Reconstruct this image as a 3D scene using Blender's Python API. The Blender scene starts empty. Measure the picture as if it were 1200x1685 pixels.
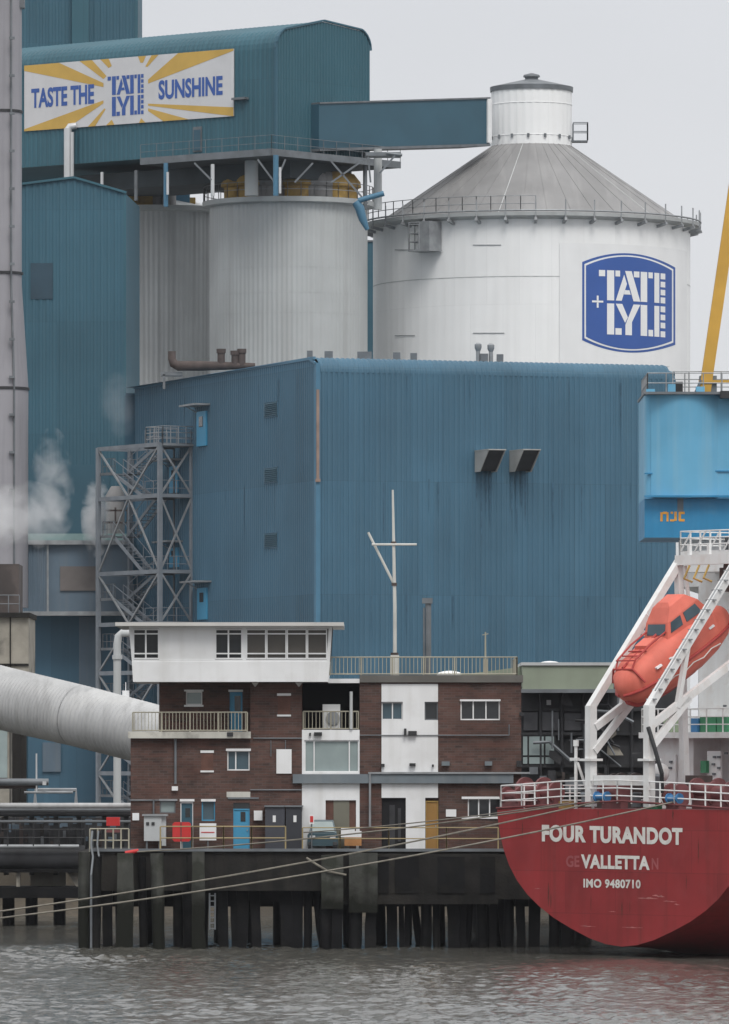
import bpy, bmesh, math, random
from mathutils import Vector, Matrix, noise
R = math.radians
rng = random.Random(11)
sc = bpy.context.scene
COL = sc.collection

# ------------------------------------------------------------------ camera
# a long lens across the river: pier front at Y=0, camera 300 m in front of it, 8.16 m above the water
F, D0, H, ZC = 11400.0, 300.0, 1250.0, 8.16
cam = bpy.data.cameras.new('camera')
cam_o = bpy.data.objects.new('camera', cam); COL.objects.link(cam_o)
cam_o.location = (0, -D0, ZC); cam_o.rotation_euler = (R(90), 0, 0)
cam.sensor_fit = 'HORIZONTAL'; cam.sensor_width = 36; cam.lens = 36*F/1200
cam.shift_y = (H-842.5)/1200
cam.clip_start = 1; cam.clip_end = 9000
sc.camera = cam_o

# ------------------------------------------------------------------ sky and sun (overcast)
SUN_EL, SUN_AZ = R(52), R(166)          # azimuth from +Y clockwise: behind and a little right of the camera
w = bpy.data.worlds.new('World'); sc.world = w; w.use_nodes = True
nt = w.node_tree; nt.nodes.clear()
def nd(nt, t, **k):
    n = nt.nodes.new(t)
    for a, b in k.items():
        if a.startswith('i_'): n.inputs[a[2:].replace('_', ' ')].default_value = b
        else: setattr(n, a, b)
    return n
sky = nd(nt, 'ShaderNodeTexSky', sky_type='NISHITA', sun_disc=False)
sky.sun_elevation = SUN_EL; sky.sun_rotation = SUN_AZ; sky.air_density = 1.5; sky.dust_density = 4
tc = nd(nt, 'ShaderNodeTexCoord'); sep = nd(nt, 'ShaderNodeSeparateXYZ')
ramp = nd(nt, 'ShaderNodeValToRGB')
ramp.color_ramp.elements[0].position = 0.0; ramp.color_ramp.elements[0].color = (0.565, 0.575, 0.59, 1)
ramp.color_ramp.elements[1].position = 1.0; ramp.color_ramp.elements[1].color = (1, 1, 1, 1)
e = ramp.color_ramp.elements.new(0.11); e.color = (0.535, 0.548, 0.578, 1)
cn = nd(nt, 'ShaderNodeTexNoise'); cn.inputs['Scale'].default_value = 9; cn.inputs['Detail'].default_value = 4
mp = nd(nt, 'ShaderNodeMapping'); mp.inputs['Scale'].default_value = (1, 1, 2.2)
mr = nd(nt, 'ShaderNodeMapRange'); mr.inputs['To Min'].default_value = 0.93; mr.inputs['To Max'].default_value = 1.07
mul = nd(nt, 'ShaderNodeVectorMath', operation='SCALE'); mul.inputs['Scale'].default_value = 10.8
mul2 = nd(nt, 'ShaderNodeVectorMath', operation='SCALE')
mix = nd(nt, 'ShaderNodeMixRGB'); mix.inputs['Fac'].default_value = 0.95
bg = nd(nt, 'ShaderNodeBackground'); bg.inputs['Strength'].default_value = 0.105
out = nd(nt, 'ShaderNodeOutputWorld')
L = nt.links.new
L(tc.outputs['Generated'], sep.inputs[0]); L(sep.outputs['Z'], ramp.inputs['Fac'])
L(tc.outputs['Generated'], mp.inputs['Vector']); L(mp.outputs[0], cn.inputs['Vector']); L(cn.outputs['Fac'], mr.inputs['Value'])
L(ramp.outputs['Color'], mul.inputs[0]); L(mul.outputs[0], mul2.inputs[0]); L(mr.outputs[0], mul2.inputs['Scale'])
L(sky.outputs['Color'], mix.inputs['Color1']); L(mul2.outputs[0], mix.inputs['Color2'])
L(mix.outputs['Color'], bg.inputs['Color']); L(bg.outputs[0], out.inputs['Surface'])
sun = bpy.data.lights.new('sun', 'SUN'); sun.energy = 1.35; sun.angle = R(25); sun.color = (1, 0.97, 0.92)
sun_o = bpy.data.objects.new('sun', sun); COL.objects.link(sun_o)
sun_dir = Vector((math.sin(SUN_AZ)*math.cos(SUN_EL), math.cos(SUN_AZ)*math.cos(SUN_EL), math.sin(SUN_EL)))
sun_o.rotation_euler = sun_dir.to_track_quat('Z', 'Y').to_euler()
sun_o.location = (0, -100, 200)
sc.view_settings.view_transform = 'Standard'; sc.view_settings.look = 'None'
sc.view_settings.exposure = 0.22; sc.view_settings.gamma = 1.0
sc.view_settings.use_curve_mapping = False
sc.cycles.volume_bounces = 3
HAZE = 0.00004

# ------------------------------------------------------------------ helpers
def X(u, Y): return (u-600)/F*(D0+Y)
def Z(v, Y): return ZC+(H-v)/F*(D0+Y)
def P(u, v, Y): return Vector((X(u, Y), Y, Z(v, Y)))

class Fr:
    """a wall frame: x along the wall (left to right as seen), y inward, z up"""
    def __init__(s, o, ex):
        ex = Vector((ex[0], ex[1], 0)).normalized(); ey = Vector((-ex.y, ex.x, 0))
        s.o, s.ex, s.ey = Vector(o), ex, ey
        s.M = Matrix(((ex.x, ey.x, 0, o[0]), (ex.y, ey.y, 0, o[1]), (0, 0, 1, o[2]), (0, 0, 0, 1)))
    def __call__(s, x, y, z): return s.M @ Vector((x, y, z))
    def x(s, u, y=0):
        p = s.o+s.ey*y; k = (u-600)/F
        return (k*(D0+p.y)-p.x)/(s.ex.x-k*s.ex.y)
    def z(s, v, x, y=0): return Z(v, (s.o+s.ex*x+s.ey*y).y)-s.o.z

ORG = {}
def finish(o, parent, org):
    COL.objects.link(o)
    if parent is not None: o.parent = parent
    ORG[o] = Vector(org)

def tag(o, label=None, cat=None, group=None, kind=None):
    for k, val in (('label', label), ('category', cat), ('group', group), ('kind', kind)):
        if val: o[k] = val
    return o

def thing(name, loc, label, cat, group=None, kind=None):
    o = bpy.data.objects.new(name, None); o.location = loc; o.empty_display_size = 0.5
    finish(o, None, loc)
    return tag(o, label, cat, group, kind)

class MB:
    def __init__(s, M=None): s.bm = bmesh.new(); s.M = M
    def face(s, pts):
        return s.bm.faces.new([s.bm.verts.new(p) for p in pts])
    def hexa(s, a, b):
        A = [s.bm.verts.new(p) for p in a]; B = [s.bm.verts.new(p) for p in b]; n = len(A)
        s.bm.faces.new(list(reversed(A))); s.bm.faces.new(B)
        for i in range(n): s.bm.faces.new((A[i], A[(i+1) % n], B[(i+1) % n], B[i]))
        return s
    def box(s, x0, x1, y0, y1, z0, z1):
        q = lambda z: [(x0, y0, z), (x1, y0, z), (x1, y1, z), (x0, y1, z)]
        return s.hexa(q(z0), q(z1))
    def pbox(s, u0, u1, v0, v1, Y0, Y1):
        return s.box(X(u0, Y0), X(u1, Y0), Y0, Y1, Z(v1, Y0), Z(v0, Y0))
    def prism(s, pts, vec):
        vec = Vector(vec); return s.hexa([Vector(p) for p in pts], [Vector(p)+vec for p in pts])
    def bar(s, a, b, w, h=None):
        a, b = Vector(a), Vector(b); h = h or w; d = (b-a).normalized()
        up = Vector((0, 0, 1)) if abs(d.z) < 0.95 else Vector((0, 1, 0))
        r = d.cross(up).normalized()*w/2; t = r.cross(d).normalized()*h/2
        q = lambda p: [p-r-t, p+r-t, p+r+t, p-r+t]
        return s.hexa(q(a), q(b))
    def tube(s, a, b, r, r2=None, n=8):
        a, b = Vector(a), Vector(b); r2 = r if r2 is None else r2; d = (b-a).normalized()
        up = Vector((0, 0, 1)) if abs(d.z) < 0.95 else Vector((0, 1, 0))
        e1 = d.cross(up).normalized(); e2 = e1.cross(d)
        q = lambda p, rr: [p+(e1*math.cos(2*math.pi*i/n)+e2*math.sin(2*math.pi*i/n))*rr for i in range(n)]
        return s.hexa(q(a, r), q(b, r2))
    def path(s, pts, r, n=8, cap=True):
        pts = [Vector(p) for p in pts]; rings = []
        e1 = None
        for i, p in enumerate(pts):
            d = (pts[min(i+1, len(pts)-1)]-pts[max(i-1, 0)]).normalized()
            if e1 is None:
                up = Vector((0, 0, 1)) if abs(d.z) < 0.9 else Vector((0, 1, 0))
                e1 = d.cross(up).normalized()
            else: e1 = (e1-d*e1.dot(d)).normalized()
            e2 = e1.cross(d); rr = r[i] if isinstance(r, (list, tuple)) else r
            rings.append([s.bm.verts.new(p+(e1*math.cos(2*math.pi*k/n)+e2*math.sin(2*math.pi*k/n))*rr) for k in range(n)])
        for A, B in zip(rings, rings[1:]):
            for k in range(n): s.bm.faces.new((A[k], A[(k+1) % n], B[(k+1) % n], B[k]))
        if cap: s.bm.faces.new(rings[0]); s.bm.faces.new(list(reversed(rings[-1])))
        return s
    def loft(s, rings, closed=True, cap=True):
        V = [[s.bm.verts.new(p) for p in r] for r in rings]; n = len(V[0])
        for A, B in zip(V, V[1:]):
            for k in range(n if closed else n-1):
                s.bm.faces.new((A[k], A[(k+1) % n], B[(k+1) % n], B[k]))
        if cap and closed: s.bm.faces.new(list(reversed(V[0]))); s.bm.faces.new(V[-1])
        return s
    def lathe(s, c, prof, n=32, rib=0.0, cap=True):
        rings = []
        for r, z in prof:
            ring = []
            for i in range(n):
                a = 2*math.pi*i/n; rr = r-(rib if i % 4 in (2, 3) else 0)
                ring.append((c[0]+rr*math.cos(a), c[1]+rr*math.sin(a), z))
            rings.append(ring)
        return s.loft(rings, True, cap)
    def ball(s, c, r, sz=1.0, n=12):
        prof = [(max(r*math.sin(math.pi*i/8), 0.001), c[2]-r*sz*math.cos(math.pi*i/8)) for i in range(9)]
        return s.lathe(c, prof, n)
    def rail(s, pts, h, gap=1.6, r=0.03, rails=(0.5, 1.0), bal=0, br=0.012):
        pts = [Vector(p) for p in pts]; up = Vector((0, 0, h))
        for a, b in zip(pts, pts[1:]):
            n = max(1, round((b-a).length/gap))
            for i in range(n+1):
                p = a.lerp(b, i/n); s.tube(p, p+up, r, n=6)
            for f in rails: s.tube(a+up*f, b+up*f, r*0.9, n=6)
            if bal:
                m = max(1, round((b-a).length/bal))
                for i in range(m):
                    p = a.lerp(b, (i+.5)/m); s.bar(p+up*0.08, p+up*0.98, br*2)
        return s
    def holed(s, u0, u1, v0, v1, Y, holes, depth=0.2):
        """wall front with rectangular openings and their reveals, in photo units at depth Y"""
        us = sorted({u0, u1, *[h[0] for h in holes], *[h[1] for h in holes]})
        vs = sorted({v0, v1, *[h[2] for h in holes], *[h[3] for h in holes]})
        us = [a for a in us if u0 <= a <= u1]; vs = [a for a in vs if v0 <= a <= v1]
        for a, b in zip(us, us[1:]):
            for c, d in zip(vs, vs[1:]):
                mu, mv = (a+b)/2, (c+d)/2
                if any(h[0] < mu < h[1] and h[2] < mv < h[3] for h in holes): continue
                s.face([P(a, d, Y), P(b, d, Y), P(b, c, Y), P(a, c, Y)])
        dv = Vector((0, depth, 0))
        for a, b, c, d in holes:
            q = [P(a, d, Y), P(b, d, Y), P(b, c, Y), P(a, c, Y)]
            for i in range(4): s.face([q[i], q[i]+dv, q[(i+1) % 4]+dv, q[(i+1) % 4]])
        return s
    def ribbed(s, L0, L1, z0, ztop, pitch=0.36, dep=0.05):
        """trapezoid cladding on the plane y=0 of the current frame, ribs standing out towards -y"""
        n = max(1, round((L1-L0)/pitch)); st = []
        for i in range(n):
            a = L0+(L1-L0)*i/n; p = (L1-L0)/n
            st += [(a, 0), (a+p*.36, 0), (a+p*.5, -dep), (a+p*.86, -dep)]
        st.append((L1, 0))
        V = [(s.bm.verts.new((x, y, z0)), s.bm.verts.new((x, y, ztop(x)))) for x, y in st]
        for A, B in zip(V, V[1:]): s.bm.faces.new((A[0], B[0], B[1], A[1]))
        return s
    def build(s, name, mat, parent=None, smooth=None, label=None, cat=None, group=None, kind=None, org=None, fix=True):
        if s.M is not None: s.bm.transform(s.M)
        if parent is not None: org = ORG[parent]
        elif org is None:
            vs = [v.co for v in s.bm.verts]
            org = Vector((sum(v.x for v in vs)/len(vs), sum(v.y for v in vs)/len(vs), min(v.z for v in vs)))
        org = Vector(org)
        if fix: bmesh.ops.recalc_face_normals(s.bm, faces=s.bm.faces)
        s.bm.transform(Matrix.Translation(-org))
        me = bpy.data.meshes.new(name); s.bm.to_mesh(me); s.bm.free()
        me.materials.append(mat)
        if smooth:
            me.polygons.foreach_set('use_smooth', [True]*len(me.polygons)); me.set_sharp_from_angle(angle=R(smooth))
        o = bpy.data.objects.new(name, me)
        if parent is None: o.location = org
        finish(o, parent, org)
        return tag(o, label, cat, group, kind)

def copy_thing(o, delta, parent=None, **k):
    c = o.copy(); COL.objects.link(c)
    if parent is None: c.location = o.location+Vector(delta)
    else: c.parent = parent
    ORG[c] = ORG[o]+Vector(delta)
    for ch in [x for x in list(COL.objects) if x.parent == o]: copy_thing(ch, delta, c)
    return tag(c, **k) if k else c

# ------------------------------------------------------------------ materials
MATS = {}
def mat(name, col, rough=0.6, metal=0.0, var=0.12, scale=0.6, streak=0.0, streak_col=None, patch=0.0, patch_col=None,
        patch_scale=1.0, bump=0.0, bump_scale=8, spec=0.4, tide=None, panels=None, st_scale=(2.2, 2.2, 0.09)):
    m = bpy.data.materials.new(name); m.use_nodes = True; nt = m.node_tree
    b = nt.nodes['Principled BSDF']; L = nt.links.new
    b.inputs['Roughness'].default_value = rough; b.inputs['Metallic'].default_value = metal
    b.inputs['Specular IOR Level'].default_value = spec
    tc = nt.nodes.new('ShaderNodeTexCoord'); co = tc.outputs['Object']
    def noise_(sc_, det=5, vec=None, lo=0.35, hi=0.65):
        n = nt.nodes.new('ShaderNodeTexNoise'); n.inputs['Scale'].default_value = sc_; n.inputs['Detail'].default_value = det
        L(vec or co, n.inputs['Vector'])
        r = nt.nodes.new('ShaderNodeMapRange'); r.inputs['From Min'].default_value = lo; r.inputs['From Max'].default_value = hi
        L(n.outputs['Fac'], r.inputs['Value']); return r.outputs[0]
    def mixc(fac, c1, c2, amt=1.0):
        x = nt.nodes.new('ShaderNodeMixRGB')
        if amt != 1.0:
            mm = nt.nodes.new('ShaderNodeMath'); mm.operation = 'MULTIPLY'; mm.inputs[1].default_value = amt
            L(fac, mm.inputs[0]); fac = mm.outputs[0]
        L(fac, x.inputs['Fac'])
        for i, c in ((1, c1), (2, c2)):
            if isinstance(c, tuple): x.inputs[i].default_value = (*c[:3], 1)
            else: L(c, x.inputs[i])
        return x.outputs['Color']
    c = tuple(col)
    lo = tuple(max(0, v*(1-var)) for v in c); hi = tuple(min(1, v*(1+var*0.6)) for v in c)
    cur = mixc(noise_(scale), lo, hi)
    if streak:
        mp = nt.nodes.new('ShaderNodeMapping'); mp.inputs['Scale'].default_value = st_scale; L(co, mp.inputs['Vector'])
        cur = mixc(noise_(1.0, 6, mp.outputs[0], 0.48, 0.72), cur, streak_col or tuple(v*0.55 for v in c), streak)
    if patch:
        cur = mixc(noise_(patch_scale, 7, None, 0.52, 0.62), cur, patch_col or tuple(v*0.5 for v in c), patch)
    if panels:                                         # separate sheets: slight tone steps and lap lines
        dx, dy, pw, ph, amt, mort = panels
        dp = nt.nodes.new('ShaderNodeVectorMath'); dp.operation = 'DOT_PRODUCT'; L(co, dp.inputs[0]); dp.inputs[1].default_value = (dx, dy, 0)
        sz_ = nt.nodes.new('ShaderNodeSeparateXYZ'); L(co, sz_.inputs[0]); cb_ = nt.nodes.new('ShaderNodeCombineXYZ'); L(dp.outputs['Value'], cb_.inputs['X']); L(sz_.outputs['Z'], cb_.inputs['Y'])
        bk = nt.nodes.new('ShaderNodeTexBrick'); L(cb_.outputs[0], bk.inputs['Vector']); bk.inputs['Scale'].default_value = 1; bk.inputs['Brick Width'].default_value = pw; bk.inputs['Row Height'].default_value = ph
        bk.inputs['Mortar Size'].default_value = mort; bk.inputs['Color1'].default_value = (1-amt,)*3+(1,); bk.inputs['Color2'].default_value = (1+amt,)*3+(1,); bk.inputs['Mortar'].default_value = (.78, .78, .78, 1)
        mv = nt.nodes.new('ShaderNodeVectorMath'); mv.operation = 'MULTIPLY'; L(cur, mv.inputs[0]); L(bk.outputs['Color'], mv.inputs[1]); cur = mv.outputs[0]
    if tide:                                           # wet, weedy band up to the high water mark
        sp_ = nt.nodes.new('ShaderNodeSeparateXYZ'); L(co, sp_.inputs[0])
        ns_ = noise_(1.6, 5, None, 0.0, 1.0); ad_ = nt.nodes.new('ShaderNodeMath'); ad_.operation = 'MULTIPLY_ADD'; ad_.inputs[1].default_value = 1.6
        L(ns_, ad_.inputs[0]); L(sp_.outputs['Z'], ad_.inputs[2])
        rm_ = nt.nodes.new('ShaderNodeMapRange'); rm_.inputs['From Min'].default_value = tide+.35; rm_.inputs['From Max'].default_value = tide+1.25
        L(ad_.outputs[0], rm_.inputs['Value']); cur = mixc(rm_.outputs[0], (.013, .014, .011), cur)
    L(cur, b.inputs['Base Color'])
    if bump:
        n = nt.nodes.new('ShaderNodeTexNoise'); n.inputs['Scale'].default_value = bump_scale; n.inputs['Detail'].default_value = 5
        L(co, n.inputs['Vector']); bp = nt.nodes.new('ShaderNodeBump'); bp.inputs['Strength'].default_value = bump
        bp.inputs['Distance'].default_value = 0.05
        L(n.outputs['Fac'], bp.inputs['Height']); L(bp.outputs[0], b.inputs['Normal'])
    MATS[name] = m
    return m

def brick_mat():
    m = bpy.data.materials.new('brown_brick'); m.use_nodes = True; nt = m.node_tree; L = nt.links.new
    b = nt.nodes['Principled BSDF']; b.inputs['Roughness'].default_value = 0.85; b.inputs['Specular IOR Level'].default_value = 0.2
    tc = nt.nodes.new('ShaderNodeTexCoord'); sp = nt.nodes.new('ShaderNodeSeparateXYZ'); L(tc.outputs['Object'], sp.inputs[0])
    ad = nt.nodes.new('ShaderNodeMath'); L(sp.outputs['X'], ad.inputs[0]); L(sp.outputs['Y'], ad.inputs[1])
    cb = nt.nodes.new('ShaderNodeCombineXYZ'); L(ad.outputs[0], cb.inputs['X']); L(sp.outputs['Z'], cb.inputs['Y'])
    br = nt.nodes.new('ShaderNodeTexBrick'); L(cb.outputs[0], br.inputs['Vector'])
    br.inputs['Color1'].default_value = (0.112, 0.068, 0.057, 1); br.inputs['Color2'].default_value = (0.062, 0.042, 0.038, 1)
    br.inputs['Mortar'].default_value = (0.10, 0.085, 0.080, 1)
    br.inputs['Scale'].default_value = 1.0; br.inputs['Brick Width'].default_value = 0.33; br.inputs['Row Height'].default_value = 0.11
    br.inputs['Mortar Size'].default_value = 0.010; br.inputs['Bias'].default_value = -0.1
    n = nt.nodes.new('ShaderNodeTexNoise'); n.inputs['Scale'].default_value = 0.9; n.inputs['Detail'].default_value = 6; L(tc.outputs['Object'], n.inputs['Vector'])
    r = nt.nodes.new('ShaderNodeMapRange'); r.inputs['From Min'].default_value = .3; r.inputs['From Max'].default_value = .7
    r.inputs['To Min'].default_value = 0.62; r.inputs['To Max'].default_value = 1.3; L(n.outputs['Fac'], r.inputs['Value'])
    mu = nt.nodes.new('ShaderNodeVectorMath'); mu.operation = 'SCALE'; L(br.outputs['Color'], mu.inputs[0]); L(r.outputs[0], mu.inputs['Scale'])
    # long level streaks: courses of different bricks
    mp = nt.nodes.new('ShaderNodeMapping'); mp.inputs['Scale'].default_value = (0.55, 0.55, 5.5); L(tc.outputs['Object'], mp.inputs['Vector'])
    n2 = nt.nodes.new('ShaderNodeTexNoise'); n2.inputs['Scale'].default_value = 1.0; n2.inputs['Detail'].default_value = 3; L(mp.outputs[0], n2.inputs['Vector'])
    r2 = nt.nodes.new('ShaderNodeMapRange'); r2.inputs['From Min'].default_value = .42; r2.inputs['From Max'].default_value = .68; L(n2.outputs['Fac'], r2.inputs['Value'])
    mx = nt.nodes.new('ShaderNodeMixRGB'); mx.inputs['Color2'].default_value = (0.125, 0.058, 0.046, 1)
    m5 = nt.nodes.new('ShaderNodeMath'); m5.operation = 'MULTIPLY'; m5.inputs[1].default_value = 0.6; L(r2.outputs[0], m5.inputs[0]); L(m5.outputs[0], mx.inputs['Fac'])
    L(mu.outputs[0], mx.inputs['Color1']); L(mx.outputs['Color'], b.inputs['Base Color'])
    bp = nt.nodes.new('ShaderNodeBump'); bp.inputs['Strength'].default_value = .5; bp.inputs['Distance'].default_value = .02
    L(br.outputs['Fac'], bp.inputs['Height']); bp.invert = True; L(bp.outputs[0], b.inputs['Normal'])
    return m

def water_mat():
    m = bpy.data.materials.new('river_water'); m.use_nodes = True; nt = m.node_tree; L = nt.links.new
    b = nt.nodes['Principled BSDF']
    b.inputs['Base Color'].default_value = (0.084, 0.082, 0.072, 1); b.inputs['Roughness'].default_value = 0.12; b.inputs['IOR'].default_value = 1.33
    tc = nt.nodes.new('ShaderNodeTexCoord')
    mp = nt.nodes.new('ShaderNodeMapping'); mp.inputs['Scale'].default_value = (1.6, 1.0, 1); L(tc.outputs['Object'], mp.inputs['Vector'])
    n = nt.nodes.new('ShaderNodeTexNoise'); n.inputs['Scale'].default_value = 2.2; n.inputs['Detail'].default_value = 4; L(mp.outputs[0], n.inputs['Vector'])
    bp = nt.nodes.new('ShaderNodeBump'); bp.inputs['Strength'].default_value = .35; bp.inputs['Distance'].default_value = .12
    L(n.outputs['Fac'], bp.inputs['Height']); L(bp.outputs[0], b.inputs['Normal'])
    return m

def steam_mat(dens, seed, scale=0.35):
    m = bpy.data.materials.new('steam'); m.use_nodes = True; nt = m.node_tree; L = nt.links.new
    nt.nodes.remove(nt.nodes['Principled BSDF'])
    v = nt.nodes.new('ShaderNodeVolumePrincipled'); v.inputs['Color'].default_value = (.96, .96, .97, 1); v.inputs['Anisotropy'].default_value = 0.2
    tc = nt.nodes.new('ShaderNodeTexCoord')
    n = nt.nodes.new('ShaderNodeTexNoise'); n.noise_dimensions = '4D'; n.inputs['W'].default_value = seed
    n.inputs['Scale'].default_value = scale; n.inputs['Detail'].default_value = 5; n.inputs['Distortion'].default_value = 0.7
    L(tc.outputs['Object'], n.inputs['Vector'])
    g = nt.nodes.new('ShaderNodeMapping'); g.inputs['Location'].default_value = (-1, -1, -1); g.inputs['Scale'].default_value = (2, 2, 2)
    L(tc.outputs['Generated'], g.inputs['Vector'])
    ln = nt.nodes.new('ShaderNodeVectorMath'); ln.operation = 'LENGTH'; L(g.outputs[0], ln.inputs[0])
    a = nt.nodes.new('ShaderNodeMath'); a.operation = 'MULTIPLY_ADD'; a.inputs[1].default_value = -0.40; a.inputs[2].default_value = -0.14
    L(ln.outputs['Value'], a.inputs[0])
    s = nt.nodes.new('ShaderNodeMath'); s.operation = 'ADD'; L(a.outputs[0], s.inputs[0]); L(n.outputs['Fac'], s.inputs[1])
    q = nt.nodes.new('ShaderNodeMath'); q.operation = 'MULTIPLY'; q.inputs[1].default_value = dens*6; q.use_clamp = False
    mx = nt.nodes.new('ShaderNodeMath'); mx.operation = 'MAXIMUM'; mx.inputs[1].default_value = 0
    L(s.outputs[0], mx.inputs[0]); L(mx.outputs[0], q.inputs[0]); L(q.outputs[0], v.inputs['Density'])
    L(v.outputs[0], nt.nodes['Material Output'].inputs['Volume'])
    return m

shed_blue = mat('shed_blue', (0.054, 0.136, 0.205), .55, var=.14, scale=.12, streak=.35, streak_col=(.076, .160, .226), panels=(.936, .351, 1.1, 7.4, .07, .014))
trim_blue = mat('trim_blue', (0.070, 0.185, 0.285), .5, var=.1)
teal = mat('teal_cladding', (0.034, 0.112, 0.150), .55, var=.14, scale=.10, streak=.30, streak_col=(.048, .135, .172), panels=(.77, -.64, 1.35, 5.2, .05, .012))
teal_dull = mat('teal_dull_cladding', (0.040, 0.117, 0.165), .6, var=.16, scale=.10, streak=.3, streak_col=(.054, .130, .170), panels=(.93, .2, 1.5, 8, .05, .012))
bridge_blue = mat('bridge_blue', (0.034, 0.098, 0.140), .5, var=.10, scale=.3)
annex_blue = mat('annex_blue', (0.115, 0.165, 0.215), .6, var=.15, scale=.3, streak=.4, streak_col=(.17, .19, .21))
white = mat('white_paint', (0.78, 0.79, 0.80), .5, var=.06, scale=.5, streak=.26, streak_col=(.5, .49, .46), patch=.12, patch_col=(.45, .43, .40), patch_scale=.9)
ship_white = mat('ship_white_paint', (0.76, 0.77, 0.77), .4, var=.06, scale=.7, streak=.22, streak_col=(.45, .36, .29), patch=.15, patch_col=(.42, .30, .22), patch_scale=1.6)
silo_white = mat('silo_white', (0.86, 0.87, 0.875), .5, var=.03, scale=.25, panels=(1, 0, 2.4, 6.3, .012, .006), streak=.22, streak_col=(.66, .66, .65), st_scale=(1.5, 1.5, .06))
panel_white = mat('panel_white', (0.80, 0.81, 0.82), .45, var=.03, streak=.12, streak_col=(.6, .6, .6))
silo_grey = mat('silo_grey', (0.48, 0.50, 0.505), .6, var=.10, scale=.2, streak=.5, streak_col=(.36, .365, .365), st_scale=(1.1, 1.1, .05))
silo_dark = mat('silo_dark_grey', (0.54, 0.555, 0.56), .6, var=.12, scale=.2, streak=.55, streak_col=(.31, .32, .325), st_scale=(2.6, 2.6, .03))
roof_grey = mat('roof_grey', (0.25, 0.248, 0.25), .7, var=.12, scale=.3, streak=.4, streak_col=(.34, .335, .335), st_scale=(1.6, .25, .25))
galv = mat('galvanised_steel', (0.30, 0.315, 0.33), .5, metal=.3, var=.18, scale=1.5)
galv_dark = mat('dull_steel', (0.16, 0.175, 0.19), .55, metal=.2, var=.2, scale=1.2)
tower_steel = mat('tower_steel', (0.22, 0.245, 0.275), .55, metal=.2, var=.15, scale=1.0)
steel_bright = mat('bright_steel', (0.62, 0.63, 0.64), .35, metal=.4, var=.1)
black_steel = mat('black_steel', (0.03, 0.031, 0.034), .6, var=.3, scale=1.5)
rust = mat('rusty_steel', (0.080, 0.062, 0.058), .8, var=.3, scale=1.5, patch=.5, patch_col=(.06, .045, .042))
copper = mat('copper_pipe', (0.28, 0.20, 0.165), .6, var=.2, scale=1)
concrete = mat('stained_concrete', (0.30, 0.28, 0.24), .85, var=.25, scale=.8, patch=.7, patch_col=(.06, .055, .05), patch_scale=.5, bump=.3)
chimney_grey = mat('chimney_grey', (0.30, 0.295, 0.32), .75, var=.12, scale=.2, streak=.4, streak_col=(.17, .165, .18))
tube_grey = mat('conveyor_grey', (0.44, 0.445, 0.45), .5, var=.14, scale=.35, streak=.55, streak_col=(.25, .25, .25), st_scale=(2.6, .8, .35), patch=.35, patch_col=(.52, .52, .51), patch_scale=.5, bump=.2, bump_scale=1.2)
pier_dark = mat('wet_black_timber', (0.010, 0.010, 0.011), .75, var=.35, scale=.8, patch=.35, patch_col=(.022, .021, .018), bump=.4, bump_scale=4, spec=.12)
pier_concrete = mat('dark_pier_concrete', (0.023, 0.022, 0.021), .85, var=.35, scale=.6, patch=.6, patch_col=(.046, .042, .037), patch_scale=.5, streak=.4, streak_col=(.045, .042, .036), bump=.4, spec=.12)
pile_grey = mat('weathered_pile', (0.068, 0.070, 0.063), .85, var=.3, scale=.9, streak=.7, streak_col=(.02, .02, .02), patch=.6, patch_col=(.022, .026, .018), bump=.6, bump_scale=5, tide=2.3, spec=.12)
mud = mat('river_mud', (0.075, 0.062, 0.045), .7, var=.35, scale=.5, patch=.5, patch_col=(.035, .03, .025), bump=.5)
brick = brick_mat()
brick_patch = mat('orange_brick', (0.120, 0.060, 0.046), .9, var=.25, scale=2, bump=.3)
hull_red = mat('hull_red', (0.285, 0.022, 0.024), .55, var=.2, scale=.35, streak=.5, streak_col=(.15, .018, .015), patch=.14, patch_col=(.33, .06, .06), patch_scale=.9, bump=.2, bump_scale=.7, panels=(.643, -.766, 3.1, 1.75, .06, .018))
letter_white = mat('letter_white', (0.72, 0.70, 0.66), .6, var=.08, scale=2, patch=.35, patch_col=(.50, .40, .38), patch_scale=2.2)
letter_ghost = mat('faded_letter', (0.34, 0.085, 0.09), .6, var=.2)
deck_red = mat('deck_red', (0.16, 0.040, 0.042), .7, var=.3, scale=1.2, patch=.3, patch_col=(.07, .03, .03))
winch_red = mat('winch_red', (0.17, 0.060, 0.062), .6, var=.3, scale=1.4)
boat_orange = mat('boat_orange', (0.69, 0.165, 0.118), .65, var=.14, scale=.8, streak=.3, streak_col=(.50, .09, .055), patch=.3, patch_col=(.66, .21, .15), patch_scale=.6)
boat_red = mat('boat_dark_red', (0.40, 0.050, 0.045), .6, var=.15)
cyan_light = mat('light_blue_paint', (0.130, 0.390, 0.590), .4, var=.12, scale=.35, streak=.5, streak_col=(.24, .45, .58))
cyan_dark = mat('strong_blue_paint', (0.030, 0.235, 0.450), .4, var=.10, scale=.5, streak=.3, streak_col=(.02, .14, .28), patch=.16, patch_col=(.16, .33, .46))
orange_paint = mat('orange_paint', (0.72, 0.34, 0.05), .5, var=.12, scale=3, patch=.3, patch_col=(.35, .16, .04), patch_scale=4)
yellow = mat('yellow_paint', (0.58, 0.34, 0.06), .5, var=.12)
yellow_dull = mat('dull_yellow', (0.40, 0.26, 0.075), .7, var=.25, scale=1.5, patch=.4, patch_col=(.20, .14, .08))
rail_cream = mat('cream_railing', (0.36, 0.34, 0.27), .6, var=.15)
rail_yellow = mat('yellow_railing', (0.34, 0.27, 0.14), .6, var=.2)
door_blue = mat('door_blue', (0.060, 0.290, 0.480), .45, var=.08)
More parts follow.
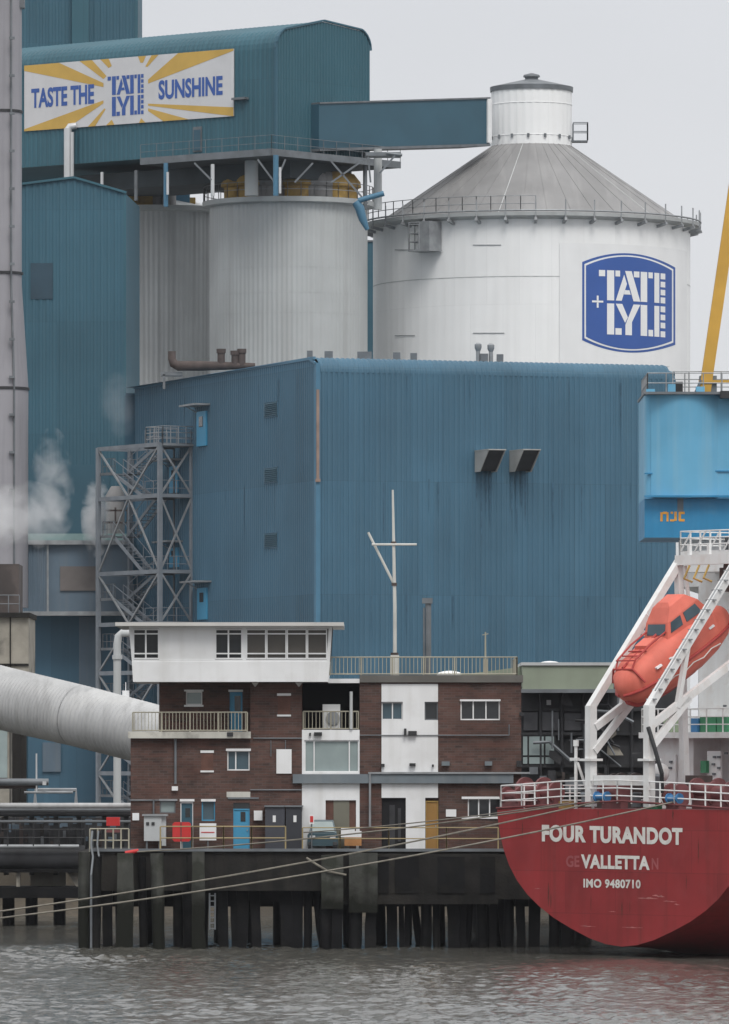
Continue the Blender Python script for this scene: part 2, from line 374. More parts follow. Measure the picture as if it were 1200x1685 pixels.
door_yellow = mat('door_ochre', (0.30, 0.165, 0.045), .6, var=.15)
red = mat('red_plastic', (0.55, 0.035, 0.035), .45, var=.1)
logo_blue = mat('logo_blue', (0.040, 0.105, 0.360), .5, var=.06, scale=.4)
sign_yellow = mat('sign_yellow', (0.56, 0.36, 0.085), .55, var=.08)
sign_white = mat('sign_white', (0.60, 0.60, 0.615), .5, var=.05, streak=.15, streak_col=(.5, .5, .5))
sage = mat('sage_cladding', (0.265, 0.305, 0.235), .6, var=.12, scale=.5, streak=.25, streak_col=(.2, .22, .18))
lead_grey = mat('lead_grey_beam', (0.150, 0.178, 0.200), .6, var=.15, scale=.8, streak=.3, streak_col=(.25, .26, .26))
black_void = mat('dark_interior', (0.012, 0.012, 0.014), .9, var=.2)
soot = mat('sooty_panel', (0.035, 0.036, 0.040), .7, var=.4, scale=.8)
glass = mat('dark_glass', (0.022, 0.025, 0.028), .06, var=.2, spec=.5)
glass_blind = mat('glass_with_blind', (0.085, 0.078, 0.070), .15, var=.12, spec=.5)
glass_pale = mat('pale_glass', (0.27, 0.33, 0.33), .12, var=.12, scale=.8, spec=.5)
glass_blue = mat('blue_glass', (0.06, 0.10, 0.125), .1, var=.2)
rope_m = mat('rope', (0.20, 0.185, 0.155), .9, var=.2, scale=3)
rope_dark = mat('dark_rope', (0.20, 0.185, 0.16), .9, var=.2, scale=3)
green = mat('green_paint', (0.05, 0.22, 0.11), .5, var=.2)
blue_paint = mat('fairlead_blue', (0.05, 0.20, 0.42), .5, var=.15)
felt = mat('roof_felt', (0.14, 0.135, 0.125), .9, var=.2)
ground_m = mat('yard_concrete', (0.17, 0.165, 0.155), .9, var=.25, scale=.05)
water = water_mat()

# ------------------------------------------------------------------ lettering helpers
def text2d(s, bold=0.02, space=1.0):
    cu = bpy.data.curves.new('lettering', 'FONT'); cu.body = s; cu.offset = bold; cu.resolution_u = 4; cu.space_character = space
    ob = bpy.data.objects.new('lettering', cu); me = bpy.data.meshes.new_from_object(ob)
    vs = [(v.co.x, v.co.y) for v in me.vertices]; fs = [tuple(p.vertices) for p in me.polygons]
    bpy.data.objects.remove(ob); bpy.data.curves.remove(cu); bpy.data.meshes.remove(me)
    x0 = min(v[0] for v in vs); x1 = max(v[0] for v in vs); y0 = min(v[1] for v in vs); y1 = max(v[1] for v in vs)
    return [((x-x0)/(x1-x0), (y-y0)/(y1-y0)) for x, y in vs], fs
def add_text(m, s, fn, bold=0.02, space=1.0):
    """fn maps (0..1, 0..1) of the text box to a point"""
    vs, fs = text2d(s, bold, space)
    V = [m.bm.verts.new(fn(x, y)) for x, y in vs]
    for f in fs:
        try: m.bm.faces.new([V[i] for i in f])
        except ValueError: pass
    return m
def rect(a, b, c, d): return [(a, b), (c, b), (c, d), (a, d)]
EMBLEM = [rect(0, 0, 20, 20), rect(26, 0, 49, 97), rect(53, 0, 68, 19),
          [(84, 0), (105, 0), (133, 97), (111, 97)], [(81, 12), (90, 42), (73, 97), (54, 97)], [(84, 62), (98, 62), (102, 76), (80, 76)],
          rect(112, 0, 130, 19), rect(134, 0, 155, 97), rect(159, 0, 173, 19),
          rect(178, 0, 194, 97), rect(198, 0, 213, 19), rect(198, 27, 213, 45), rect(198, 53, 213, 71), rect(198, 78, 213, 97),
          rect(26, 107, 49, 207), rect(53, 186, 73, 207),
          [(54, 107), (75, 107), (93, 150), (84, 168)], [(111, 107), (133, 107), (106, 165), (106, 207), (85, 207), (85, 174)],
          rect(134, 107, 155, 207), rect(159, 186, 174, 207),
          rect(178, 107, 194, 207), rect(198, 107, 213, 126), rect(198, 134, 213, 152), rect(198, 160, 213, 178), rect(198, 188, 213, 207)]

# ------------------------------------------------------------------ setting: water, ground
def lin(a, b, n): return [a+(b-a)*i/n for i in range(n)]
def build_water():
    xs = lin(-2500, -60, 8)+lin(-60, -16, 30)+lin(-16, 17, 220)+lin(17, 60, 30)+lin(60, 2500, 8)+[2500]
    ys = lin(-900, -320, 6)+lin(-320, -92, 60)+lin(-92, 6, 420)+lin(6, 64, 120)+lin(64, 70, 2)+[70]
    m = MB(); rows = []
    for y in ys:
        row = []
        for x in xs:
            z = 0
            if -61 < x < 61 and -321 < y < 66:
                z = 0.085*noise.noise((x*0.30, y*0.22, 3))+0.070*noise.noise((x*0.9+7, y*0.66, 9))+0.070*noise.noise((x*2.2, y*1.5, 5))+0.045*noise.noise((x*3.7, y*2.2, 2))
                z *= 0.25+1.2*max(0, min(1, 0.55+1.7*noise.noise((x*0.045, y*0.030, 1))))
                if y > 4: z *= 0.5
            row.append(m.bm.verts.new((x, y, z)))
        rows.append(row)
    for A, B in zip(rows, rows[1:]):
        for i in range(len(A)-1): m.bm.faces.new((A[i], A[i+1], B[i+1], B[i]))
    o = m.build('river_water', water, smooth=180, kind='structure', org=(0, 0, 0), fix=False)
build_water()
m = MB(); m.box(-3000, 3000, 66, 5000, -3, 4.1)
m.build('ground', ground_m, kind='structure', org=(0, 66, 4.1))
q = thing('quay_wall', (-20, 64, 0), 'muddy stained river wall behind the piles at the water edge', 'wall')
m = MB(); m.hexa([(-300, 58, -1), (300, 58, -1), (300, 66, -1), (-300, 66, -1)], [(-300, 63.6, .9), (300, 63.6, .9), (300, 66, .9), (-300, 66, .9)])
m.build('mud_slope', mud, q)
m = MB(); m.box(-300, 300, 64.6, 65.98, .9, 3.7); m.build('wall_face', mud, q)
m = MB(); m.box(-300, 300, 64.2, 65.98, 3.7, 4.25); m.build('coping', pier_concrete, q)

# ------------------------------------------------------------------ blue shed
A = Vector((-3.16, 150, 4.1)); e1 = Vector((.936, .351, 0)); e2 = Vector((-.333, .943, 0))
AB = Fr(A, e1); LAB = 25.6
AC = Fr(A, -e2); LAC = 39.0                     # on this frame the wall runs x = -39..0
ZT = 34.3-4.1
shed = thing('process_shed', A, 'large blue ribbed steel shed with rounded eaves in the middle', 'shed')
m = MB(AB.M); m.ribbed(0.25, LAB-.6, 0, lambda x: ZT-.9, .37, .055)
m.bm.transform(AB.M); m.M = None
n = MB(AC.M); n.ribbed(-LAC, -.25, 0, lambda x: ZT-.02, .42, .06); n.bm.transform(AC.M)
me = bpy.data.meshes.new('tmp'); n.bm.to_mesh(me); n.bm.free(); m.bm.from_mesh(me); bpy.data.meshes.remove(me)
mm = MB(AB.M)
mm.face([(LAB, 0.6, 0), (LAB, LAC, 0), (LAB, LAC, ZT-.4), (LAB, .6, ZT-.4)]); mm.face([(0, LAC, 0), (LAB, LAC, 0), (LAB, LAC, ZT-.4), (0, LAC, ZT-.4)])
mm.bm.transform(AB.M); me = bpy.data.meshes.new('tmp'); mm.bm.to_mesh(me); mm.bm.free(); m.bm.from_mesh(me); bpy.data.meshes.remove(me)
m.build('cladding_wall', shed_blue, shed, fix=False)
m = MB(AB.M)                                     # rounded eave, ribbed like the wall
rings = []; nst = 69*4
for i in range(nst+1):
    x = .25+(LAB-.85)*i/nst; d = .05 if i % 4 in (1, 2) else 0
    rings.append([(x, .95-(.95+d)*math.cos(R(a)), ZT-.95+(.95+d)*math.sin(R(a))) for a in (0, 15, 30, 45, 60, 75, 90)]+[(x, 1.4, ZT)])
m.loft(rings, closed=False)
m.face([(0, 1.4, ZT-.02), (LAB, 1.4, ZT-.02), (LAB, LAC, ZT-.02), (0, LAC, ZT-.02)])
m.build('roof', shed_blue, shed)
m = MB(AB.M); m.lathe((LAB-.6, .6), [(.62, 0), (.62, ZT-1.0), (.45, ZT-.45), (.05, ZT-.3)], 24); m.build('corner_trim', shed_blue, shed, smooth=40)
m = MB(AB.M); m.box(-.03, .26, -.1, .26, 0, ZT-.35); m.bar((-.05, -.05, ZT-.4), (-.05, 1.2, ZT), .12, .16); m.build('corner_trim', trim_blue, shed)
m = MB(AC.M); m.box(-LAC, -.2, -.10, .05, ZT-.12, ZT+.06); m.build('verge_trim', trim_blue, shed)
# louvres on the left face
for v in (675, 783, 890):
    x0, x1 = AC.x(437), AC.x(459); f = MB(AC.M); zt = AC.z(v-13, x0); zb = AC.z(v+13, x0)
    f.box(x0, x1, -.10, .02, zb, zb+.06); f.box(x0, x1, -.10, .02, zt-.06, zt); f.box(x0, x0+.1, -.1, .02, zb, zt); f.box(x1-.1, x1, -.1, .02, zb, zt)
    fo = f.build('louvre', shed_blue, shed)
    g = MB(AC.M)
    for i in range(7):
        z = zb+.08+(zt-zb-.16)*(i+.2)/7; g.hexa([(x0+.1, -.14, z), (x1-.1, -.14, z), (x1-.1, -.06, z+.09), (x0+.1, -.06, z+.09)], [(x0+.1, -.14, z+.02), (x1-.1, -.14, z+.02), (x1-.1, -.06, z+.11), (x0+.1, -.06, z+.11)])
    g.build('louvre_blades', bridge_blue, fo)
rs_ = random.Random(3); dirt = mat('dirt_run', (.048, .115, .178), .8, var=.3, scale=2); fade = mat('faded_sheet', (.066, .152, .228), .7, var=.15, scale=.5)
for fr, L0, L1, n_ in ((AB, 1, LAB-2, 26), (AC, -LAC+3, -1, 22)):
    for i in range(n_):
        x = rs_.uniform(L0, L1); zt = rs_.choice([ZT-1.0, ZT-1.0, 22.4, 15, 7.6])-rs_.uniform(0, .3); ln = rs_.uniform(.8, 4.5); w_ = rs_.uniform(.02, .06)
        m = MB(fr.M); m.face([(x-w_, -.068, zt), (x+w_, -.068, zt), (x+w_*.6, -.068, zt-ln*.6), (x, -.068, zt-ln), (x-w_*.5, -.068, zt-ln*.5)]); m.build('dirt_run', dirt if i % 3 else fade, shed)
for u in (784, 792, 800, 806, 842, 850, 858, 864):
    x = AB.x(u); zt = AB.z(777, x); ln = rs_.uniform(1.5, 5); m = MB(AB.M); m.face([(x-.07, -.069, zt), (x+.07, -.069, zt), (x+.03, -.069, zt-ln), (x-.04, -.069, zt-ln*.8)]); m.build('dirt_run', dirt, shed)
# copper strip beside the corner
x0 = AB.x(522); m = MB(AB.M); zt = AB.z(641, x0); zb = AB.z(788, x0)
m.box(x0-.1, x0+.08, -.22, -.06, zb, zt); m.box(x0-.16, x0+.14, -.24, -.05, zb-.2, zb); m.build('downpipe', copper, shed)
# intake hoods
for u in (781, 838):
    x0 = AB.x(u); x1 = AB.x(u+27); zt = AB.z(743, x0); zb = AB.z(777, x0); d = 2.5
    h = MB(AB.M)
    th = .06
    for xx in (x0, x1):                          # two cheeks, wider at the top
        h.hexa([(xx, -.05, zb), (xx, -.05, zt), (xx, -d, zt), (xx, -.95, zb)], [(xx+th, -.05, zb), (xx+th, -.05, zt), (xx+th, -d, zt), (xx+th, -.95, zb)])
    h.box(x0-.02, x1+th+.02, -d-.03, -.05, zt, zt+.07)
    ho = h.build('intake_hood', mat('hood_grey', (.40, .40, .385), .6, var=.15, streak=.3), shed)
    g = MB(AB.M); g.hexa([(x0+th, -.8, zb+.05), (x1, -.8, zb+.05), (x1, -d+.12, zt-.02), (x0+th, -d+.12, zt-.02)], [(x0+th, -.75, zb+.05), (x1, -.75, zb+.05), (x1, -d+.17, zt-.02), (x0+th, -d+.17, zt-.02)])
    g.build('hood_mesh', black_steel, ho)
# doors with canopies on the left face
def shed_door(u0, u1, v0, v1):
    x0, x1 = AC.x(u0), AC.x(u1); zt = AC.z(v0, x0); zb = AC.z(v1, x0)
    m = MB(AC.M); m.box(x0, x1, -.16, -.02, zb, zt); do = m.build('door', door_blue, shed)
    m = MB(AC.M); m.box(x0+.3*(x1-x0), x1-.3*(x1-x0), -.19, -.15, zb+(zt-zb)*.55, zb+(zt-zb)*.85); m.build('door_window', glass, do)
    m = MB(AC.M); m.box(x0-.7, x1+.7, -1.2, .0, zt+.35, zt+.47); m.bar((x0, -.9, zt+.36), (x0, -.05, zt-.1), .06); m.build('door_canopy', galv, do)
shed_door(327, 342, 678, 735); shed_door(328, 343, 968, 1020); shed_door(282, 296, 768, 812); shed_door(282, 296, 902, 934)

# roof vents on the shed
zr = 4.1+ZT
def roof_vent(u, v, r, kind, label):
    Y = 158; x = X(u, Y); zt = Z(v, Y)
    t = thing('roof_vent', (x, Y, zr), label, 'vent', 'vents along the blue shed roof')
    m = MB(); m.tube((x, Y, zr-.1), (x, Y, zt-.5), r*.7, n=12); m.build('vent_stem', galv if kind else galv_dark, t, smooth=40)
    m = MB()
    if kind == 1: m.lathe((x, Y), [(r*.7, zt-.55), (r*1.15, zt-.35), (r*1.15, zt-.1), (r*.5, zt)], 14)
    else: m.box(x-r*1.2, x+r*1.2, Y-r, Y+r, zt-.5, zt)
    m.build('vent_cap', galv if kind else galv_dark, t, smooth=40)
for u, v, r, k, lb in ((510, 575, .22, 0, 'small brown cowl nearest the corner of the shed roof'), (541, 576, .32, 0, 'squat brown cowl second from the shed roof corner'),
                       (600, 577, .55, 0, 'wide dark cowl in front of the gap between grey and white silos'), (653, 578, .28, 0, 'small cowl below the left part of the white silo'),
                       (681, 579, .26, 0, 'small cowl right of its twin below the white silo'), (787, 562, .28, 1, 'left of the two tall round steel vents before the white silo'),
                       (808, 563, .28, 1, 'right of the two tall round steel vents before the white silo'), (797, 580, .3, 0, 'low rusty cowl between the two tall steel vents'),
                       (823, 581, .26, 0, 'low cowl just right of the two tall steel vents')):
    roof_vent(u, v+2, r*.72, k, lb)
Yd = 176
t = thing('roof_duct', (X(340, Yd), Yd, zr), 'rusty horizontal exhaust duct with upright stubs above the shed verge', 'duct')
m = MB(); pts = [P(283, 578, Yd), P(283, 590, Yd), P(286, 598, Yd), P(293, 602, Yd), P(330, 602, Yd), P(420, 602, Yd)]
m.path(pts, [.27, .27, .32, .34, .34, .2], 12); m.build('duct_pipe', rust, t, smooth=50)
for u, v in ((364, 574), (398, 574), (387, 577)):
    m = MB(); m.tube(P(u, 602, Yd), P(u, v+6, Yd), .26, n=10); m.tube(P(u, v+7, Yd), P(u, v, Yd), .32, n=10); m.build('duct_stub', rust, t, smooth=40)
m = MB(); m.pbox(265, 300, 612, 618, Yd, Yd+1); m.pbox(268, 272, 616, 640, Yd, Yd+.2); m.build('duct_support', galv_dark, t)

# ------------------------------------------------------------------ stair tower beside the shed
K = Fr((-13.98, 173.1, 4.1), (.5, -.866))        # x: -9..0 along the long bay, ey = (.866,.5) toward the shed
tw = thing('stair_tower', (-13.98, 173.1, 4.1), 'grey steel stair tower with braced bays against the blue shed', 'stair tower')
LV = [K.z(v, 0) for v in (731, 815, 940, 1025, 1106, 1190, 1273)]+[0]
bx, by = -9.0, 2.5
for (x, y) in ((0, 0), (bx, 0), (0, by), (bx, by)):
    m = MB(K.M); m.box(x-.14, x+.14, y-.14, y+.14, 0, LV[0]+.1); m.build('post', tower_steel, tw)
for i, z in enumerate(LV[:-1]):
    m = MB(K.M)
    m.bar((bx, 0, z), (0, 0, z), .16, .28); m.bar((0, 0, z), (0, by, z), .16, .24); m.bar((bx, by, z), (0, by, z), .14, .22); m.bar((bx, 0, z), (bx, by, z), .14, .22)
    m.build('floor_beam', tower_steel, tw)
    zb = LV[i+1]; m = MB(K.M); mid = bx/2
    if i % 2 == 0: m.bar((bx, -.02, z), (mid, -.02, zb), .09, .14); m.bar((0, -.02, z), (mid, -.02, zb), .09, .14)
    else: m.bar((mid, -.02, z), (0, -.02, zb), .09, .14); m.bar((mid, -.02, z), (bx, -.02, zb), .09, .14)
    m.bar((.02, 0, z), (.02, by, zb), .08, .13); m.bar((.03, by, z), (.03, 0, zb), .08, .13)
    m.build('brace', galv, tw)
    # landing at the shed end and at the far end, a flight between
    m = MB(K.M); m.box(-2.6, -.1, .2, by+1.2, z-.06, z); m.build('landing', galv_dark, tw)
    m = MB(K.M); m.rail([K.M.inverted() @ K(-2.6, .25, z), Vector((-.15, .25, z)), Vector((-.15, by, z))], 1.05, 1.0, .03, (.5, 1.0)); m.build('railing', tower_steel, tw)
    m = MB(K.M); zm = (z+zb)/2
    m.box(bx+.2, bx+2.0, .2, by-.1, zm-.06, zm)
    m.build('landing', galv_dark, tw)
    for ya, za, zc_, sgn in ((.5, zb, zm, 1), (1.6, zm, z, -1)):
        m = MB(K.M); xa, xb = (-2.6, bx+2.0) if sgn > 0 else (bx+2.0, -2.6)
        for yy in (ya-.4, ya+.4):
            m.bar((xa, yy, za), (xb, yy, zc_), .06, .24)
            m.bar((xa, yy, za+1), (xb, yy, zc_+1), .04, .04)
            for k in range(4): m.bar((xa+(xb-xa)*k/3, yy, za+(zc_-za)*k/3), (xa+(xb-xa)*k/3, yy, za+(zc_-za)*k/3+1), .04)
        ns = 11
        for k in range(ns): f = (k+.5)/ns; xx = xa+(xb-xa)*f; zz = za+(zc_-za)*f; m.box(xx-.13, xx+.13, ya-.38, ya+.38, zz-.02, zz+.02)
        m.build('stair_flight', tower_steel, tw)
    m = MB(K.M); m.rail([(bx+.2, .25, zm), (bx+2.0, .25, zm)], 1.05, .6, .03, (.5, 1.0)); m.rail([(bx+.2, by-.15, zm), (bx+2.0, by-.15, zm)], 1.05, .6, .03, (.5, 1.0)); m.bar((bx, .1, zm), (bx+2.0, .1, zm), .1, .18); m.bar((-2.6, .2, z-.1), (-2.6, by, z-.1), .1, .2); m.bar((-2.6, by, z), (-2.6, by, zb), .1); m.build('railing', galv_dark, tw)
m = MB(K.M); z = LV[0]
m.box(-2.2, .3, .1, by+2.0, z-.08, z+.04); m.rail([(-2.2, .1, z), (.25, .1, z), (.25, by+1.2, z)], 1.25, .6, .035, (.33, .66, 1)); m.rail([(-2.2, .1, z), (-2.2, by, z)], 1.25, .8, .035, (.5, 1)); m.build('top_landing', galv, tw)

# ------------------------------------------------------------------ gallery on top of the silos
G = Fr((-6.42, 205, 0), (.77, -.64))
gz0 = Z(245, 205); gz1 = Z(45, 205); W = 10.6; LG = 38.0
gal = thing('silo_gallery', (-6.42, 205, gz0), 'long teal clad gallery house raised on columns above the grey silos', 'building')
rad = 1.45; rise = .85
def prof(d):
    pts = [(-d, gz0), (-d, gz1-rad)]
    for a in (15, 30, 45, 60, 72): pts.append((rad-(rad+d)*math.cos(R(a)), gz1-rad+(rad+d)*math.sin(R(a))))
    pts.append((W/2, gz1+rise+d))
    q = [(W-y, z+(.6 if i_ else 0)) for i_, (y, z) in enumerate(pts[:-1])]   # the far eave is a little higher
    return pts+q[::-1]
rings = []; ns = int(LG/.45)*4
for i in range(ns+1):
    x = -LG+LG*i/ns; d = .045 if i % 4 in (1, 2) else 0
    rings.append([(x, y, z) for y, z in prof(d)])
m = MB(G.M); m.loft(rings, closed=True, cap=True); m.build('cladding_shell', teal, gal)
gp = prof(0)
def gtop(y):
    for (a, za), (b, zb) in zip(gp[1:], gp[2:]):
        if a <= y <= b and b > a: return za+(zb-za)*(y-a)/(b-a)
    return gz1-rad
GG = Fr(G(0, 0, 0), (.64, .77))
m = MB(GG.M)
n_ = 33; st = []
for i in range(n_):
    a = W*i/n_; p = W/n_; st += [(a, -.02), (a+p*.36, -.02), (a+p*.5, -.08), (a+p*.86, -.08)]
st.append((W, -.02)); Vv = [(m.bm.verts.new((x, y, gz0)), m.bm.verts.new((x, y, gtop(x)-.02))) for x, y in st]
for a_, b_ in zip(Vv, Vv[1:]): m.bm.faces.new((a_[0], b_[0], b_[1], a_[1]))
m.build('gable_cladding', teal, gal, fix=False)
m = MB(GG.M); pr = prof(.10)[1:-1]
for (a, za), (b, zb) in zip(pr, pr[1:]): m.bar((a, -.02, za), (b, -.02, zb), .26, .12)
m.bar((-.08, -.02, gz0), (-.08, -.02, gz1-rad), .2, .2); m.build('verge_trim', trim_blue if False else teal_dull, gal)
# horizontal seams on the roof side
m = MB(G.M); x0 = G.x(388); x1 = G.x(410); z = G.z(163, x0); m.box(x0, x1, -.5, -.05, z-.1, z+.06); m.build('bracket', galv_dark, gal)
# door in the long wall
x0 = G.x(319); x1 = G.x(333); m = MB(G.M); m.box(x0, x1, -.10, .0, G.z(250, x0), G.z(209, x0)); dd = m.build('door', galv_dark, gal)
m = MB(G.M); m.box(x0+.1, x1-.1, -.14, -.09, G.z(248, x0), G.z(214, x0)); m.build('door_leaf', bridge_blue, dd)
# vertical silver pipe
x0 = G.x(119); m = MB(G.M); zt = G.z(212, x0); zb = G.z(296, x0)
m.tube((x0, -.5, zb), (x0, -.5, zt), .3, n=12); m.tube((x0+.45, -.5, zb), (x0+.45, -.5, zt-.3), .13, n=8); m.path([(x0, -.5, zt-.1), (x0+.1, -.4, zt+.15), (x0+.5, -.1, zt+.2)], .26, 10)
m.build('vent_pipe', steel_bright, gal, smooth=40)
# walkway platform round the corner with underside beams and railing
zp = gz0-.25
m = MB(); pl = [G(G.x(255), -1.4, zp), G(.2, -1.4, zp), GG(.4, -1.6, zp), GG(15.5, -1.6, zp), GG(15.5, 7, zp), G(G.x(255), 9, zp)]
pa = [G(G.x(255), -1.6, zp), G(.9, -1.6, zp), GG(13, -1.0, zp), GG(13, 9, zp), G(G.x(255), 11, zp)]
m.prism(pa, (0, 0, -.35)); m.build('platform', mat('shade_dark_steel', (.05, .065, .075), .7, var=.2), gal)  # steel darkened: the shade under the gallery is put into this colour
m = MB(); pb = [p+Vector((0, 0, .02)) for p in pa[:3]]; m.rail(pb, 1.1, 1.5, .025, (.5, 1.0)); m.build('platform_railing', galv_dark, gal)
m = MB(); 
for a, b in zip(pa[:3], pa[1:3]): m.bar(a+Vector((0, -.05, -.12)), b+Vector((0, -.05, -.12)), .12, .5)
m.build('platform_edge', galv_dark, gal)
m = MB(G.M); m.box(G.x(60), -.9, 2.6, 9.5, zp-1.6, zp-.36); m.build('hopper_floor', MATS['shade_dark_steel'], gal)  # same dark colour, with the underside shade painted in
def gcol(u, v0, v1, Y, r, mt): 
    m = MB(); m.tube(P(u, v1, Y), P(u, v0, Y), r, n=10); return m.build('column', mt, gal, smooth=40)
gcol(273, 268, 340, 206, .17, trim_blue); gcol(276, 283, 320, 205.5, .10, steel_bright); gcol(350, 270, 322, 204, .14, steel_bright)
gcol(454, 255, 322, 201.5, .2, trim_blue); gcol(461, 275, 318, 201, .09, steel_bright); gcol(414, 262, 322, 208, .5, silo_grey)
gcol(601, 250, 345, 212, .16, galv_dark); gcol(566, 255, 330, 213, .14, galv_dark); gcol(168, 283, 306, 214, .12, steel_bright); gcol(224, 280, 330, 214, .14, galv_dark); gcol(622, 245, 345, 209, .3, silo_grey)
for (u0, v0, u1, v1) in ((545, 265, 605, 335), (545, 300, 600, 262), (424, 262, 452, 300), (485, 300, 515, 268), (320, 268, 348, 296), (470, 262, 458, 290), (625, 285, 650, 256), (610, 300, 606, 258)):
    m = MB(); m.bar(P(u0, v0, 203), P(u1, v1, 203), .13); m.build('strut', galv_dark, gal)
m = MB(); m.path([P(636, 252, 206), P(662, 255, 206)], .12, 6); m.pbox(602, 660, 250, 256, 206, 208); m.build('platform_spur', galv_dark, gal)
m = MB(); m.path([P(585, 332, 203), P(592, 342, 203), P(597, 360, 203), P(605, 378, 203)], [.28, .35, .3, .15], 8); m.path([P(590, 330, 203), P(632, 318, 203)], .2, 8)
m.build('blue_chute', door_blue if False else trim_blue, gal, smooth=50)

# the sign on the gallery wall
sg = thing('banner_sign', G(G.x(214), -.12, G.z(205, G.x(214))), 'long white banner with yellow rays and blue slogan on the teal gallery', 'sign')
sx0, sx1 = G.x(42), G.x(386.5); sz0, sz1 = G.z(216, sx0), G.z(108, sx0)
szr0, szr1 = G.z(191, sx1), G.z(80, sx1)
def SP(x, y, d=0): # x 0..1 left-right, y 0..1 top-down
    zt = sz1+(szr1-sz1)*x; zb = sz0+(szr0-sz0)*x
    return G(sx0+(sx1-sx0)*x, -.14-d, zt+(zb-zt)*y)
m = MB(); m.hexa([SP(0, 1, -.08), SP(1, 1, -.08), SP(1, 0, -.08), SP(0, 0, -.08)], [SP(0, 1), SP(1, 1), SP(1, 0), SP(0, 0)]); m.build('panel', sign_white, sg)
RAYS = [[(0, 0), (.17, 0), (.385, .36), (.385, .42), (0, .08)], [(.27, 0), (.33, 0), (.40, .26), (.385, .3)], [(.37, 0), (.41, 0), (.425, .11), (.41, .14)],
        [(.55, 0), (.588, 0), (.575, .10), (.562, .10)], [(.615, 0), (.648, 0), (.595, .17), (.585, .16)], [(.74, 0), (1, 0), (1, .03), (.598, .42), (.598, .36)],
        [(.598, .72), (1, .87), (1, 1), (.995, 1), (.598, .75)], [(.598, .79), (.79, 1), (.67, 1), (.598, .83)], [(0, 1), (0, .97), (.385, .62), (.385, .665), (.21, 1)],
        [(.31, 1), (.345, 1), (.395, .76), (.39, .74)], [(.398, 1), (.425, .92), (.437, 1)], [(.555, 1), (.565, .93), (.585, 1)]]
for r in RAYS:
    m = MB(); m.face([SP(x, y, .012) for x, y in r]); m.build('sun_ray', sign_yellow, sg)
m = MB(); add_text(m, 'TASTE THE', lambda x, y: SP(.035+.305*x, .36+.30*(1-y), .02), .035)
m.build('slogan_lettering', logo_blue, sg)
m = MB(); add_text(m, 'SUNSHINE', lambda x, y: SP(.648+.302*x, .385+.29*(1-y), .02), .035)
m.build('slogan_lettering', logo_blue, sg)
m = MB()
for poly in EMBLEM: m.face([SP(.405+.172*x/213, .27+.60*y/207, .02) for x, y in poly])
m.build('name_lettering', logo_blue, sg)

# conveyor bridge from the gallery to the white silo
p1 = Vector((X(806, 222), 222, 0)); p0 = Vector((X(525, 207.5), 207.5, 0))
BF = Fr(p0, p1-p0); LB = (p1-p0).length
br = thing('conveyor_bridge', P(660, 205, 214), 'dark blue enclosed conveyor bridge running to the white silo top', 'bridge')
m = MB(BF.M); za0, za1 = Z(245, 208), Z(172, 208); zb0, zb1 = Z(236, 222), Z(162.5, 222)
m.hexa([(0, 0, za0), (0, 3, za0), (0, 3, za1), (0, 0, za1)], [(LB, 0, zb0), (LB, 3, zb0), (LB, 3, zb1), (LB, 0, zb1)]); m.build('bridge_body', bridge_blue, br)
m = MB(BF.M); m.hexa([(0, -.1, za0-.2), (0, 3.1, za0-.2), (0, 3.1, za0-.01), (0, -.1, za0-.01)], [(LB, -.1, zb0-.2), (LB, 3.1, zb0-.2), (LB, 3.1, zb0-.01), (LB, -.1, zb0-.01)])
m.hexa([(0, -.1, za1+.01), (0, 3.1, za1+.01), (0, 3.1, za1+.13), (0, -.1, za1+.13)], [(LB, -.1, zb1+.01), (LB, 3.1, zb1+.01), (LB, 3.1, zb1+.13), (LB, -.1, zb1+.13)]); m.build('bridge_edge', galv_dark, br)
m = MB(BF.M); m.box(LB-.35, LB+.12, -.12, 3.1, zb0+.05, zb1-.02); m.build('end_frame', white, br)

